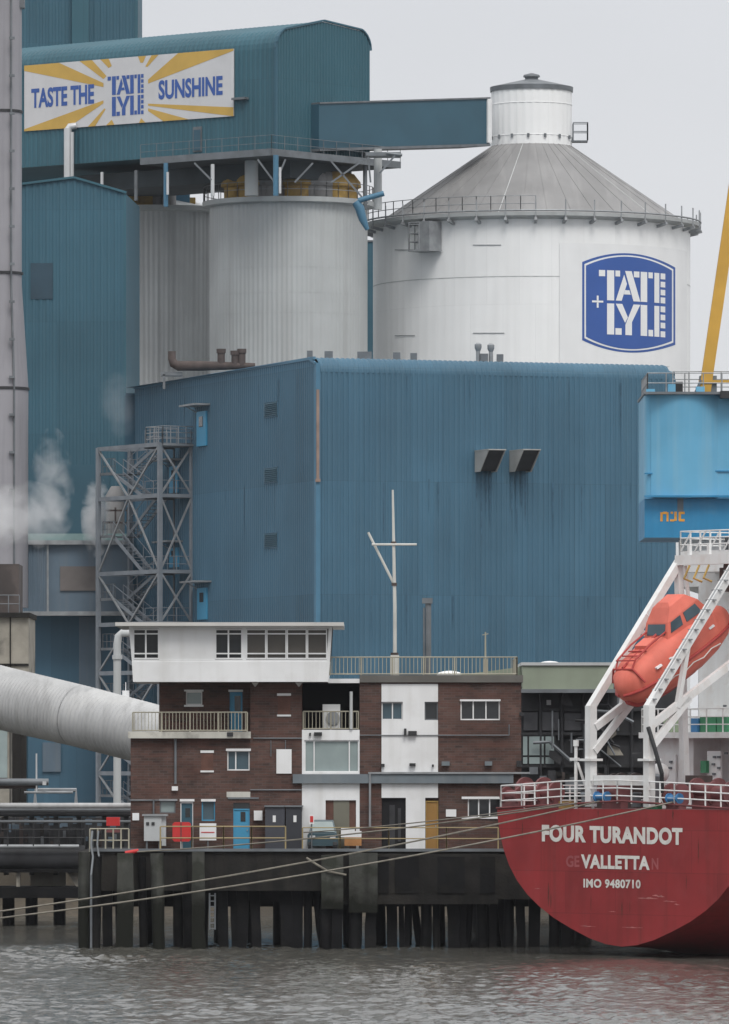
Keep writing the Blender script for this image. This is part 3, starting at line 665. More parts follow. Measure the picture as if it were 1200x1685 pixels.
# ------------------------------------------------------------------ silos
def silo(u, Yc, rpx, vtop, mt, label, pl_col, rail):
    D = D0+Yc; r = rpx*D/F; cx = X(u, Yc); zt = Z(vtop, Yc-r)
    t = thing('storage_silo', (cx, Yc, 4.1), label, 'silo', 'grey silos under the gallery')
    m = MB(); m.lathe((cx, Yc), [(r, 4.1), (r, zt)], 400, .05, cap=False); m.lathe((cx, Yc), [(r-.05, zt-.05), (r*.4, zt+1.2), (.1, zt+1.6)], 48); m.build('shell', mt, t, smooth=30)
    for v in (438, 480, 513):
        z = Z(v, Yc-r); m = MB(); m.lathe((cx, Yc), [(r+.006, z), (r+.01, z+.01), (r+.006, z+.02)], 96, cap=False); m.build('seam_band', mt, t)
    m = MB(); m.lathe((cx, Yc), [(r-.1, zt-.1), (r+.5, zt), (r+.55, zt+.35), (r-.1, zt+.4)], 64); ro = m.build('rim_walkway', silo_grey, t, smooth=30)
    if rail:
        m = MB(); pts = [(cx+(r+.45)*math.cos(R(a)), Yc+(r+.45)*math.sin(R(a)), zt+.35) for a in range(0, 361, 9)]
        m.rail(pts, 1.1, 1.3, .03, (.5, 1)); m.build('railing', galv, ro)
    for i, (a, rr) in enumerate(pl_col):
        rr *= 1.18; x, y = cx+r*.80*math.sin(R(a)), Yc-r*.80*math.cos(R(a))
        m = MB(); m.lathe((x, y), [(rr*1.0, zt+.3), (rr, zt+1.2), (rr*1.25, zt+1.3), (rr*1.2, zt+1.7), (rr*.7, zt+2.3), (.05, zt+2.45)], 14)
        m.build('filter_hood', yellow_dull if i % 2 == 0 else roof_grey, t, smooth=50)
    rg = random.Random(int(u))
    for i in range(14):
        a = rg.uniform(-70, 70); q = rg.uniform(.1, .8)*r; x, y = cx+q*math.sin(R(a)), Yc-q*math.cos(R(a)); b = rg.uniform(.35, .8); h = rg.uniform(1.2, 2.5)
        m = MB(); m.box(x-b, x+b, y-.5, y+.5, zt+.3, zt+h); m.tube((x, y, zt+h-.1), (x+rg.uniform(-1, 1), y+.2, zt+h+.5), .2, n=8); m.build('filter_unit', [silo_dark, galv_dark, roof_grey, trim_blue, yellow_dull][i % 5], t)
silo(262, 230, 130, 345, silo_dark, 'ribbed dark streaked silo at the left, half hidden by the teal store', [(-22, .9), (-2, .5), (-10, .7), (10, .5), (-35, .8)], False)
silo(475, 215, 130, 331, silo_grey, 'pale grey ribbed silo in the middle under the gallery corner', [(8, .8), (-22, .5), (-34, .85), (28, .6), (46, .85), (36, .6), (-54, .8), (-12, .6), (64, .8), (20, .5)], True)

Yw = 225; Dw = D0+Yw; cw = Vector((X(875, Yw), Yw, 0)); rw = 261*Dw/F
zw = Z(354, Yw-rw); zc1 = Z(241, Yw); zd = Z(143, Yw-3); rd = 66*Dw/F
ws = thing('storage_silo', (cw.x, Yw, 4.1), 'huge white silo with grey cone roof and white top drum', 'silo')
m = MB(); m.lathe(cw, [(rw, 4.1), (rw, zw)], 360, .012, cap=False); m.build('shell', silo_white, ws, smooth=30)
for v, mtb in ((455, silo_grey),):
    z = Z(v, Yw-rw); m = MB(); m.lathe(cw, [(rw+.01, z), (rw+.02, z+.02), (rw+.01, z+.06)], 120, cap=False); m.build('seam_band', mtb, ws)
m = MB(); m.lathe(cw, [(rw+.1, zw-.05), (rd, zc1)], 96); m.build('cone_roof', roof_grey, ws, smooth=20)
for i in range(40):
    a = 2*math.pi*(i+.5)/40; c, s_ = math.cos(a), math.sin(a)
    if s_ > .15: continue
    m = MB(); m.bar((cw.x+(rw+.05)*c, cw.y+(rw+.05)*s_, zw), (cw.x+rd*c, cw.y+rd*s_, zc1+.012), .05, .03); m.build('roof_seam', silo_dark if i % 7 == 0 else roof_grey, ws)
m = MB(); m.lathe(cw, [(rd+.02, zc1-.2), (rd+.02, zd)], 128, .03, cap=False); m.build('top_drum', silo_white, ws, smooth=30)
for v in (168, 221):
    z = Z(v, Yw-3); m = MB(); m.lathe(cw, [(rd+.025, z), (rd+.05, z+.04), (rd+.025, z+.08)], 64, cap=False); m.build('drum_band', silo_white, ws)
m = MB()
for a in range(0, 360, 24): x, y = cw.x+(rd+.06)*math.cos(R(a)), cw.y+(rd+.06)*math.sin(R(a)); m.box(x-.09, x+.09, y-.09, y+.09, Z(225, Yw-3), Z(219, Yw-3))
m.build('drum_brackets', galv_dark, ws)
m = MB(); m.lathe(cw, [(rd+.1, zd-.1), (rd+.12, zd+.25), (rd*.9, zd+.35), (.55, zd+.85), (.05, zd+.9)], 48); m.lathe(cw, [(.5, zd+.8), (.5, zd+1.0), (.65, zd+1.05), (.6, zd+1.2), (.1, zd+1.35)], 16); m.build('drum_cap', galv_dark, ws, smooth=30)
m = MB(); x0 = cw.x+rd; zz = Z(232, Yw); m.box(x0-.05, x0+1.2, Yw-.7, Yw+.5, zz-.1, zz)
m.rail([(x0+.1, Yw-.7, zz), (x0+1.2, Yw-.7, zz), (x0+1.2, Yw+.5, zz), (x0+.1, Yw+.5, zz)], 1.35, 1.0, .04, (.5, 1)); m.build('drum_platform', galv_dark, ws)
m = MB(); m.lathe(cw, [(rw+.02, zw-.25), (rw+.75, zw-.05), (rw+.8, zw+.2), (rw-.2, zw+.25)], 96); wk = m.build('rim_walkway', silo_grey, ws, smooth=25)
for a in range(0, 360, 10):
    m = MB(); c, s_ = math.cos(R(a)), math.sin(R(a)); m.bar((cw.x+(rw+.78)*c, cw.y+(rw+.78)*s_, zw-.3), (cw.x+(rw+.78)*c, cw.y+(rw+.78)*s_, zw+1.15), .10); m.bar((cw.x+(rw)*c, cw.y+(rw)*s_, zw-.5), (cw.x+(rw+.9)*c, cw.y+(rw+.9)*s_, zw-.3), .2, .2); m.build('walkway_post', galv, wk)
m = MB()
pts = [(cw.x+(rw+.8)*math.cos(R(a)), cw.y+(rw+.8)*math.sin(R(a)), zw+.25) for a in range(180, 275, 5)]
m.rail(pts, 1.15, 1.5, .035, (.5, 1)); m.build('walkway_railing', galv, wk)
m = MB(); pts = [(cw.x+(rw+.8)*math.cos(R(a)), cw.y+(rw+.8)*math.sin(R(a)), zw+.32) for a in range(-180, 181, 6)]; m.path(pts, .07, 6); m.build('walkway_edge', galv, wk)
# service cabin on the shell
a = math.asin((708-875)/261); bx_, by_ = cw.x+rw*math.sin(a), cw.y-rw*math.cos(a); CF = Fr((bx_, by_, 0), (math.cos(a), math.sin(a)))
yz0, yz1 = Z(415, by_), Z(366, by_)
m = MB(CF.M); m.box(-1.0, 1.05, -1.5, -.03, yz0, yz0+.12)
m.box(.0, 1.0, -1.45, -.03, yz0+.12, yz1); cb_ = m.build('service_cabin', silo_grey if False else galv, ws)
m = MB(CF.M); m.rail([(0, -1.45, yz0+.1), (-.95, -1.45, yz0+.1), (-.95, -.1, yz0+.1)], 1.9, .9, .045, (.33, .66, 1)); m.bar((-.95, -1.45, yz0+.1), (-.95, -1.45, yz1), .1); m.box(-1.0, 0, -1.45, -.03, yz1-.1, yz1); m.build('cabin_railing', galv, cb_)
for (u0, u1, v) in ((650, 680, 411), (775, 820, 403), (650, 682, 552), (775, 825, 548)):
    m = MB(); 
    for i in range(6):
        ua, ub = u0+(u1-u0)*i/6, u0+(u1-u0)*(i+1)/6
        q_ = []
        for uu in (ua, ub):
            aa = math.asin((uu-875)/261); q_.append((cw.x+(rw+.03)*math.sin(aa), cw.y-(rw+.03)*math.cos(aa), Z(v, cw.y-rw*math.cos(aa))))
        m.bar(q_[0], q_[1], .03, .05)
    m.build('cable_clip', galv, ws)

t = thing('lift_shaft', P(612, 590, 244), 'narrow teal shaft in the gap between grey and white silos', 'shaft')
m = MB(); x0_, x1_ = X(598, 244), X(618, 244); m.box(x0_, x1_, 244, 246.5, 4.1, Z(398, 244)); m.build('shaft_wall', teal_dull, t)
m = MB(); m.box(x0_-.1, x1_+.1, 243.9, 246.6, Z(398, 244), Z(395, 244)); m.build('shaft_cap', galv_dark, t)

# logo sign wrapped on the shell
def CP(u, v, d):
    aa = math.asin(max(-.999, min(.999, (u-875)/261.0)))
    for _ in range(4): aa = math.asin(max(-.999, min(.999, (X(u, cw.y-rw*math.cos(aa))-cw.x)/rw)))
    rr = rw+.02+d
    return Vector((cw.x+rr*math.sin(aa), cw.y-rr*math.cos(aa), Z(v, Yw-rw*.75)))
def wrapped(polys, d, name, mt, par, step=6):
    m = MB()
    for poly in polys: m.face([(p[0], p[1], 0) for p in poly])
    us = [p[0] for poly in polys for p in poly]; u = math.floor(min(us)/step)*step+step
    while u < max(us):
        g = m.bm.verts[:]+m.bm.edges[:]+m.bm.faces[:]
        bmesh.ops.bisect_plane(m.bm, geom=g, plane_co=(u, 0, 0), plane_no=(1, 0, 0)); u += step
    for v_ in m.bm.verts: v_.co = CP(v_.co.x, v_.co.y, d)
    return m.build(name, mt, par, smooth=30)
lg = thing('logo_sign', CP(1035, 590, 0), 'white panel with curved blue shield emblem on the white silo', 'sign')
wrapped([rect(921, 404, 1130, 640)], .02, 'panel', panel_white, lg)
def shield(i):
    a0, a1 = 958+i, 1110.5-i; c = (a0+a1)/2; hw = (a1-a0)/2; pts = []
    for k in range(25):
        x = a0+(a1-a0)*k/24; pts.append((x, 435+i*.95-17*(1-((x-c)/hw)**2)))
    for k in range(25):
        x = a1-(a1-a0)*k/24; pts.append((x, 563-i*.95+18*(1-((x-c)/hw)**2)))
    return pts
wrapped([shield(0)], .035, 'shield_border', logo_blue, lg); wrapped([shield(3.5)], .05, 'shield_line', panel_white, lg); wrapped([shield(6)], .065, 'shield_field', logo_blue, lg)
tu = lambda x: 590+x*610/1200; tv = lambda y: 100+y*540/1062
wrapped([[(tu(777+x), tv(683+y)) for x, y in poly] for poly in EMBLEM], .08, 'name_lettering', panel_white, lg)
wrapped([rect(tu(755), tv(782), tu(791), tv(788)), rect(tu(770), tv(766), tu(776), tv(781.5)), rect(tu(770), tv(788.5), tu(776), tv(805))], .08, 'plus_mark', panel_white, lg)

# ------------------------------------------------------------------ teal buildings and chimney at the left
t = thing('storage_building', P(125, 900, 196), 'tall teal gabled store beside the grey chimney', 'building')
TF = Fr((X(206, 194), 194, 4.1), (.93, -.05)); x0 = TF.x(-30); xm = TF.x(122)
zl, zm, zrt = TF.z(312, x0), TF.z(293, xm), TF.z(318, 0)
def ttop(x): return zl+(zm-zl)*(x-x0)/(xm-x0) if x < xm else zm+(zrt-zm)*(x-xm)/(0-xm)
m = MB(TF.M); n_ = 60; xs_ = sorted([x0+(0-x0)*i/n_ for i in range(n_+1)]+[xm])
m.hexa([(x, 0, 0) for x in (x0, 0)]+[(0, 12, 0), (x0, 12, 0)], [(x0, 0, zl-.1), (0, 0, zrt-.1), (0, 12, zrt-.1), (x0, 12, zl-.1)])
m.prism([(x0, .02, zl-.1), (0, .02, zrt-.1), (0, .02, zrt), (xm, .02, zm), (x0, .02, zl)], (0, 11.9, 0))
m.build('wall', teal_dull, t)
m = MB(TF.M); m.ribbed(x0, -.02, 0, lambda x: ttop(min(x, 0))-.05, .5, .05); m.M = TF.M; bmesh.ops.translate(m.bm, verts=m.bm.verts, vec=(0, -.03, 0)); m.build('cladding', teal_dull, t, fix=False)
m = MB(TF.M); m.bar((x0, -.1, zl+.05), (xm, -.1, zm+.05), .3, .16); m.bar((xm, -.1, zm+.05), (.1, -.1, zrt+.05), .3, .16); m.bar((.0, -.05, 0), (.0, -.05, zrt), .16); m.build('roof_edge', teal, t)
m = MB(TF.M); xa, xb = TF.x(51), TF.x(87); m.box(xa, xb, -.12, -.07, TF.z(492, xa), TF.z(433, xa)); m.build('blanked_window', mat('dark_slate_panel', (.030, .065, .095), .6, var=.15), t)
m = MB(TF.M); xa, xb = TF.x(36), TF.x(180); m.box(xa, xb, -.16, -.07, TF.z(765, xa)-8, TF.z(765, xa)); m.build('lower_wall_band', bridge_blue, t)

t = thing('tower_block', P(130, 70, 246), 'flat teal tower block rising above the gallery at top left', 'building')
m = MB(); Yq = 246; m.box(X(-40, Yq), X(226, Yq), Yq, Yq+12, 40, 75); m.build('wall', teal_dull, t)
TT = Fr((X(-40, Yq), Yq-.03, 40), (1, 0)); m = MB(TT.M); m.ribbed(0, X(224, Yq)-X(-40, Yq), 0, lambda x: 35, .5, .05); m.build('cladding', teal_dull, t, fix=False)
m = MB(); m.pbox(118, 146, -60, 75, Yq-.6, Yq-.05); m.build('pilaster', teal, t); m = MB(); m.pbox(222, 227, -60, 75, Yq-.2, Yq+.1); m.build('pilaster', teal, t)

t = thing('chimney', (X(10, 178), 178, 4.1), 'tall grey chimney with dark joint bands at the left edge', 'chimney')
Yc = 178; cx = X(2, Yc)
rp = [(44.5, 1000), (44.5, 700), (45, 640), (39, 545), (34, 470), (34, 0), (34, -200)]
m = MB(); m.lathe((cx, Yc), [(r*(D0+Yc)/F, Z(v, Yc)) for r, v in rp]+[], 40); m.build('shaft', chimney_grey, t, smooth=40)
for v, r in ((184, 34), (450, 34.5), (640, 45)):
    m = MB(); z = Z(v, Yc); rr = r*(D0+Yc)/F; m.lathe((cx, Yc), [(rr-.02, z-.1), (rr+.07, z-.08), (rr+.07, z+.08), (rr-.02, z+.1)], 40); m.build('joint_band', black_steel, t, smooth=30)
m = MB(); aa = math.asin(.5); pp = []
for r, v in rp: rr = r*(D0+Yc)/F+.08; pp.append((cx+rr*math.sin(aa), Yc-rr*math.cos(aa), Z(v, Yc)))
m.path(pp, .07, 6)
for v in range(60, 900, 62): m.pbox(15, 24, v, v+4, Yc-2.05, Yc-1.8)
m.build('conduit', galv_dark, t)
m = MB(); m.pbox(32, 40, -12, 12, Yc-.6, Yc+.4); m.build('bracket', galv_dark, t)

# ------------------------------------------------------------------ low buildings at the left
t = thing('annex', P(120, 1330, 186), 'grey blue overhanging annex with brown blanked panel by the stair tower', 'building')
m = MB(); m.pbox(35, 212, 893, 1010, 184, 191); m.build('upper_storey', annex_blue, t)
AF = Fr((X(35, 184), 183.97, Z(1008, 184)), (1, 0)); m = MB(AF.M); m.ribbed(0, X(78, 184)-X(35, 184), 0, lambda x: Z(897, 184)-Z(1008, 184), .25, .05); m.build('side_cladding', annex_blue, t, fix=False)
m = MB(); m.pbox(33, 214, 889, 896, 183.5, 191.2); m.pbox(35, 214, 1006, 1013, 183.6, 184.5); m.pbox(77, 80, 896, 1006, 183.8, 184); m.build('edge_trim', galv, t)
m = MB(); m.pbox(99, 160, 932, 972, 183.86, 183.99); m.build('blanked_panel', mat('grey_brown_board', (.155, .14, .135), .7, var=.2), t)
m = MB(); m.pbox(46, 216, 1008, 1400, 187, 191); m.build('ground_storey', shed_blue, t)
m = MB(); m.pbox(130, 165, 1015, 1180, 186.8, 186.99); m.pbox(70, 100, 1222, 1270, 186.8, 186.99); m.build('stained_panel', annex_blue, t)
m = MB(); m.pbox(-40, 215, 878, 889, 186, 192); m.build('roof', mat('pale_green_roof', (.20, .30, .30), .6), t)

t = thing('steam_vessel', P(190, 890, 188), 'rusty vessel cage steaming behind the stair tower', 'plant')
m = MB(); c = P(190, 830, 188); m.lathe((c.x, 188), [(.2, Z(890, 188)), (.7, Z(885, 188)), (.7, Z(815, 188)), (.3, Z(800, 188))], 20); m.build('vessel', roof_grey, t, smooth=40)
m = MB()
for u in (170, 190, 210): m.bar(P(u, 890, 186.6), P(u, 835, 186.6), .12)
for v in (840, 860, 880): m.bar(P(168, v, 186.6), P(212, v, 186.6), .12)
m.build('cage', rust, t)

t = thing('concrete_tower', P(10, 1390, 98), 'stained cream concrete block tower at the left edge', 'tower')
m = MB(); m.pbox(-60, 47, 1014, 1110, 98, 106); m.pbox(-60, 15, 1110, 1400, 98.3, 106); m.build('wall', concrete, t)
m = MB(); m.pbox(-62, 49, 1008, 1016, 97.7, 106.2); m.pbox(16, 18, 1016, 1110, 97.9, 98.1); m.pbox(-60, 47, 1092, 1096, 97.9, 98.1); m.build('ledge', pier_concrete, t)
m = MB(); m.pbox(-40, 31, 928, 1008, 101, 105.5); m.build('brown_cabin', mat('grimy_brown', (.085, .07, .066), .8, var=.35, patch=.5, patch_col=(.04, .036, .035), patch_scale=.8), t)
m = MB(); m.rail([P(-40, 1008, 98.2), P(32, 1008, 98.2)], 1.0, .7, .03, (.5, 1)); m.build('railing', galv_dark, t)
m = MB(); m.pbox(-30, 12, 1200, 1280, 98.1, 98.28); m.build('window', glass_pale, t)
m = MB(); m.pbox(20, 34, 1110, 1392, 99, 100); m.pbox(34, 43, 1110, 1392, 99.4, 100); m.build('pillar', pier_concrete, t)

# enclosed conveyor tube sloping down behind the brick building
Yt = 26
t = thing('conveyor_tube', P(110, 1180, Yt), 'fat pale grey conveyor tube sloping down to the brick building', 'conveyor')
c0 = P(-120, 1118, Yt+6); c1 = P(0, 1148, Yt+3); c2 = P(130, 1178, Yt); c3 = P(300, 1222, Yt-5)
m = MB(); pts = []; rs = []; NT = 150
ctrl = [c0, c1, c2, c3]
for i in range(NT+1):
    f = i/NT*3; k = min(int(f), 2); pts.append(ctrl[k].lerp(ctrl[k+1], f-k)); rs.append(1.50-.13*(f/3)+(.055 if i % 2 else 0))
m.path(pts, rs, 28); m.build('tube_shell', tube_grey, t, smooth=25)
m = MB(); p = P(207, 1140, Yt-1); m.tube(p-Vector((0, 0, .4)), p+Vector((0, 0, .1)), .17, n=10); m.tube(p, p+Vector((0, 0, .5)), .02, n=5); m.build('beacon', white, t)

# white pipe loop behind the control room
t = thing('vent_pipe', P(195, 1150, 60), 'white hooked pipe left of the white control room', 'pipe')
m = MB(); m.path([P(193, 1330, 60), P(193, 1060, 60), P(195, 1047, 60), P(200, 1042, 60), P(230, 1042, 60)], .2, 10); m.build('pipe_run', silo_grey, t, smooth=50)
m = MB(); m.lathe((X(193, 60), 60), [(.26, Z(1085, 60)), (.26, Z(1078, 60))], 10); m.build('flange', silo_grey, t)

# ------------------------------------------------------------------ pipe rack at the left, on the river side
Yp = 40
t = thing('pipe_rack', P(100, 1400, Yp), 'dark trestle of pipes and walkways left of the brick building', 'pipe rack')
def ppipe(u0, u1, v, r, mt, dy=0): 
    m = MB(); m.tube(P(u0, v, Yp+dy), P(u1, v, Yp+dy), r, n=12); m.build('pipe', mt, t, smooth=50)
ppipe(-40, 222, 1326, .14, tube_grey); ppipe(-40, 222, 1333, .1, galv_dark, .5); ppipe(-40, 218, 1339, .15, black_steel, .3); ppipe(-40, 80, 1287, .17, galv_dark); ppipe(-40, 62, 1294, .12, rust, .4); ppipe(-40, 140, 1412, .62, soot, .5); ppipe(-40, 130, 1393, .1, galv, -.4); ppipe(-40, 215, 1352, .07, galv_dark, .2); ppipe(40, 120, 1304, .06, galv)
for u in (10, 52, 92, 130, 172, 208):
    m = MB(); m.pbox(u-4, u+4, 1326, 1440, Yp+.7, Yp+1); m.build('rack_post', black_steel, t)
m = MB(); m.rail([P(-30, 1392, Yp-.5), P(140, 1392, Yp-.5)], 1.15, 1.2, .03, (.35, .7, 1)); m.build('railing', black_steel, t)
for i in range(16):
    u = -25+i*15+rng.uniform(-4, 4); m = MB(); m.pbox(u, u+rng.uniform(2, 7), rng.uniform(1335, 1350), 1398, Yp+2.9+i*.01, Yp+3.2); m.build('cable_riser', [rust, soot, pier_concrete, black_steel][i % 4], t)
m = MB(); m.pbox(-40, 215, 1345, 1400, Yp+3.5, Yp+3.8); m.build('back_panel', soot, t)
for i in range(22):
    u = -20+i*10.5+rng.uniform(-3, 3); v = rng.uniform(1342, 1385); m = MB(); m.pbox(u, u+rng.uniform(3, 9), v, v+rng.uniform(5, 16), Yp+2.2+i*.02, Yp+2.6+i*.02); m.build('valve_box', [galv_dark, soot, rust, annex_blue][i % 4], t)
for i in range(9): u = 20+i*20; v = 1350+rng.uniform(-4, 8); m = MB(); m.pbox(u, u+11, v, v+9, Yp+1.6, Yp+2); m.build('cable_box', annex_blue, t)
m = MB(); m.pbox(-40, 148, 1460, 1478, Yp-1, Yp+3); m.pbox(-40, 148, 1430, 1436, Yp, Yp+3.2); m.build('deck_beam', pier_dark, t)
for u in (-10, 14, 52, 98, 140):
    m = MB(); m.tube(P(u, 1470, Yp+1), Vector((X(u, Yp+1), Yp+1, -2)), .3, n=10); m.build('trestle_pile', pier_dark, t)
m = MB(); m.pbox(27, 33, 1430, 1465, Yp+.2, Yp+.6); m.build('bracket', concrete, t); m = MB(); m.pbox(50, 108, 1432, 1460, Yp+2.4, Yp+3); m.build('bearing_block', concrete, t); m = MB(); m.hexa([P(108, 1432, Yp+.5), P(130, 1432, Yp+.5), P(130, 1460, Yp+.5), P(126, 1460, Yp+.5)], [P(108, 1432, Yp+1), P(130, 1432, Yp+1), P(130, 1460, Yp+1), P(126, 1460, Yp+1)]); m.build('bracket', concrete, t)
m = MB(); m.path([P(58, 1325, Yp+2), P(58, 1300, Yp+2), P(125, 1300, Yp+2), P(125, 1325, Yp+2)], .1, 6); m.build('pipe_loop', galv, t)
m = MB(); m.pbox(70, 76, 1286, 1292, Yp-.4, Yp); m.tube(P(60, 1305, Yp), P(60, 1240, Yp), .04, n=6); m.build('lamp_post', steel_bright, t)
t = thing('red_tank', P(186, 1362, 38), 'small red box on the pipe walkway left of the brick wall', 'tank')
m = MB(); m.pbox(175, 197, 1345, 1359, 38, 38.7); m.build('box_body', red, t)
m = MB(); m.pbox(173, 199, 1366, 1370, 38, 38.7); m.pbox(178, 181, 1359, 1366, 38.1, 38.3); m.pbox(191, 194, 1359, 1366, 38.1, 38.3); m.build('stand', winch_red, t)

# ------------------------------------------------------------------ steam
def steam(name, c, r, dens, seed, label, scale=.35):
    m = MB(); prof_ = [(max(.001, math.sin(math.pi*i/10)), -math.cos(math.pi*i/10)) for i in range(11)]
    m.lathe((0, 0), prof_, 20)
    for v_ in m.bm.verts: v_.co = Vector((c.x+v_.co.x*r[0], c.y+v_.co.y*r[1], c.z+v_.co.z*r[2]))
    m.build(name, steam_mat(dens, seed, scale), None, label=label, cat='steam', group='steam plumes by the chimney', org=c)
steam('steam_plume', P(86, 802, 150), (1.5, 1.3, 4.0), .18, 2.0, 'thin steam wisp rising right of the chimney', .8)
steam('steam_plume', P(22, 848, 150), (4.2, 3, 2.4), .17, 5.0, 'broad white steam cloud at the foot of the chimney', .6)
steam('steam_plume', P(158, 850, 182), (1.1, 1.2, 3.0), .9, 9.0, 'dense narrow steam jet left of the stair tower', .9)
steam('steam_plume', P(192, 665, 160), (1.5, 1.5, 3.2), .04, 4.0, 'faint steam haze drifting beside the blue shed', .6)

# ------------------------------------------------------------------ jetty
ZD = Z(1402, 0)
jt = thing('jetty', (0, 0, 0), 'dark concrete and timber jetty on black piles', 'jetty')
XL, XR = X(128, 0), 11.4
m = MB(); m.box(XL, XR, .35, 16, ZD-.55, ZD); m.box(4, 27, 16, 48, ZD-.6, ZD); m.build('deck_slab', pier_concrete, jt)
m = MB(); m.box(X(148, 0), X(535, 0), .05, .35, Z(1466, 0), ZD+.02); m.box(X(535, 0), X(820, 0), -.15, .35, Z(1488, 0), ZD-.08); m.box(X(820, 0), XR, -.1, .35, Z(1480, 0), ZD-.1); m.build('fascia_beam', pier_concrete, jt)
m = MB(); m.box(X(148, 0), X(850, 0), -.12, .3, ZD+.02, ZD+.14); m.build('kerb_edge', galv_dark, jt)
for (u0, u1) in ((600, 640), (650, 690), (720, 765), (790, 815)):
    m = MB(); m.pbox(u0, u1, 1410, 1470, -.22, -.14); m.build('fender_board', pier_dark, jt)
def pile(u, w_, vt, Y, mt, lean=0, square=True):
    w_ *= rng.uniform(.88, 1.12); lean += rng.uniform(-.16, .16)
    m = MB(); a = Vector((X(u, Y)+lean, Y+rng.uniform(-.1, .1), -2.5)); b = Vector((X(u, Y), Y, Z(vt, Y)))
    if square and rng.random() < .55:                 # squared baulk, a little worn and uneven
        rr_ = []
        for k in range(9):
            c_ = a.lerp(b, k/8); h_ = w_/76*rng.uniform(.92, 1.06); o_ = rng.uniform(-.02, .02)
            rr_.append([(c_.x-h_+o_, c_.y-h_, c_.z), (c_.x+h_+o_, c_.y-h_, c_.z), (c_.x+h_+o_, c_.y+h_, c_.z), (c_.x-h_+o_, c_.y+h_, c_.z)])
        m.loft(rr_)
    elif square: m.path([a.lerp(b, k/6)+Vector((rng.uniform(-.02, .02), 0, 0)) for k in range(7)], [w_/76*rng.uniform(.93, 1.07) for k in range(7)], 12); square = False
    else: m.tube(a, b, w_/76, n=12)
    m.build('pile', mt, jt, smooth=None if square else 40)
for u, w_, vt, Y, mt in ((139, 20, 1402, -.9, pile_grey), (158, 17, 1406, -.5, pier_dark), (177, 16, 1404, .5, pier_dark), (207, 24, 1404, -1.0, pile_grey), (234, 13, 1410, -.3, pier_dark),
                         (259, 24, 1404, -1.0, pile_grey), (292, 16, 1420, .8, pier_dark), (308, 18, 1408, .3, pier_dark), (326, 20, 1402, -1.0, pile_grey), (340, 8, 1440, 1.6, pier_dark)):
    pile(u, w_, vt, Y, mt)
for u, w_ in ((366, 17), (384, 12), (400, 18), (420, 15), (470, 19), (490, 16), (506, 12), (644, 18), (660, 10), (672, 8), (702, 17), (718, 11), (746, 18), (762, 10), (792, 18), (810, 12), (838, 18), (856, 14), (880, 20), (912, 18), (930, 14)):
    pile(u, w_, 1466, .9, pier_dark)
for u, w_, vt in ((547, 36, 1408), (598, 47, 1404)):
    m = MB(); m.box(X(u-w_/2, -.9), X(u+w_/2, -.9), -.9, .3, Z(1502 if u > 560 else 1496, -.9), Z(vt, -.9)); m.build('fender_panel', pile_grey, jt)
    pile(u-w_*.25, 20, 1480, -.4, pier_dark); pile(u+w_*.28, 18, 1480, -.4, pier_dark)
for i in range(15):
    u = 150+i*52+rng.uniform(-12, 12)
    if not (420 < u < 460 or 515 < u < 530): pile(u, rng.uniform(14, 22), 1462, rng.choice([5, 8, 12]), pier_dark, 0, False)
pile(520, 14, 1466, 1.2, pier_dark, .6); pile(776, 13, 1466, 1.2, pier_dark, -.5); pile(822, 12, 1466, 1.0, pier_dark, .5); pile(680, 12, 1466, 4, pier_dark, .5)
for x in (5.5, 10, 14.5, 19, 23.5):
    for y in (17, 30, 46):
        m = MB(); m.tube((x, y, -2.5), (x, y, ZD-.6), .4, n=10); m.build('pile', pier_dark, jt)
for v, Y in ((1470, 1.4), (1478, 8)):
    m = MB(); m.box(XL+.4, XR, Y, Y+.5, Z(v+14, Y), Z(v-6, Y)); m.build('cross_beam', pier_dark, jt)
m = MB(); m.bar(P(345, 1530, .2), P(345, 1470, .2), .07); m.bar(P(354, 1530, .2), P(354, 1470, .2), .07)
for v in range(1474, 1535, 9): m.bar(P(345, v, .2), P(354, v, .2), .05)
m.build('ladder', galv_dark, jt)
# handrails on the jetty edge
m = MB(); m.rail([Vector((X(u, .1), .1, ZD+.1)) for u in (264, 316, 368, 414, 470)], 1.0, 2.2, .035, (.5, 1.0)); m.build('handrail', rail_yellow, jt)
m = MB(); m.rail([Vector((X(u, .1), .1, ZD+.1)) for u in (498, 560, 640, 735, 820)], .95, 1.8, .03, (.5, 1.0)); m.build('handrail', rail_yellow, jt)
m = MB(); m.rail([Vector((X(148, .1), .1, ZD)), Vector((X(212, .1), .1, ZD))], 1.0, .35, .035, (.5, 1.0)); m.build('handrail', rail_cream, jt)
m = MB(); m.path([P(152, 1368, 0), P(150, 1390, -.4), P(153, 1410, -.8), P(150, 1440, -1.3), P(150, 1560, -1.3)], .05, 6); m.path([P(162, 1368, 0), P(160, 1390, -.4), P(163, 1410, -.8)], .045, 6); m.build('ladder_hoop', MATS['pile_grey'] if False else galv_dark, jt)

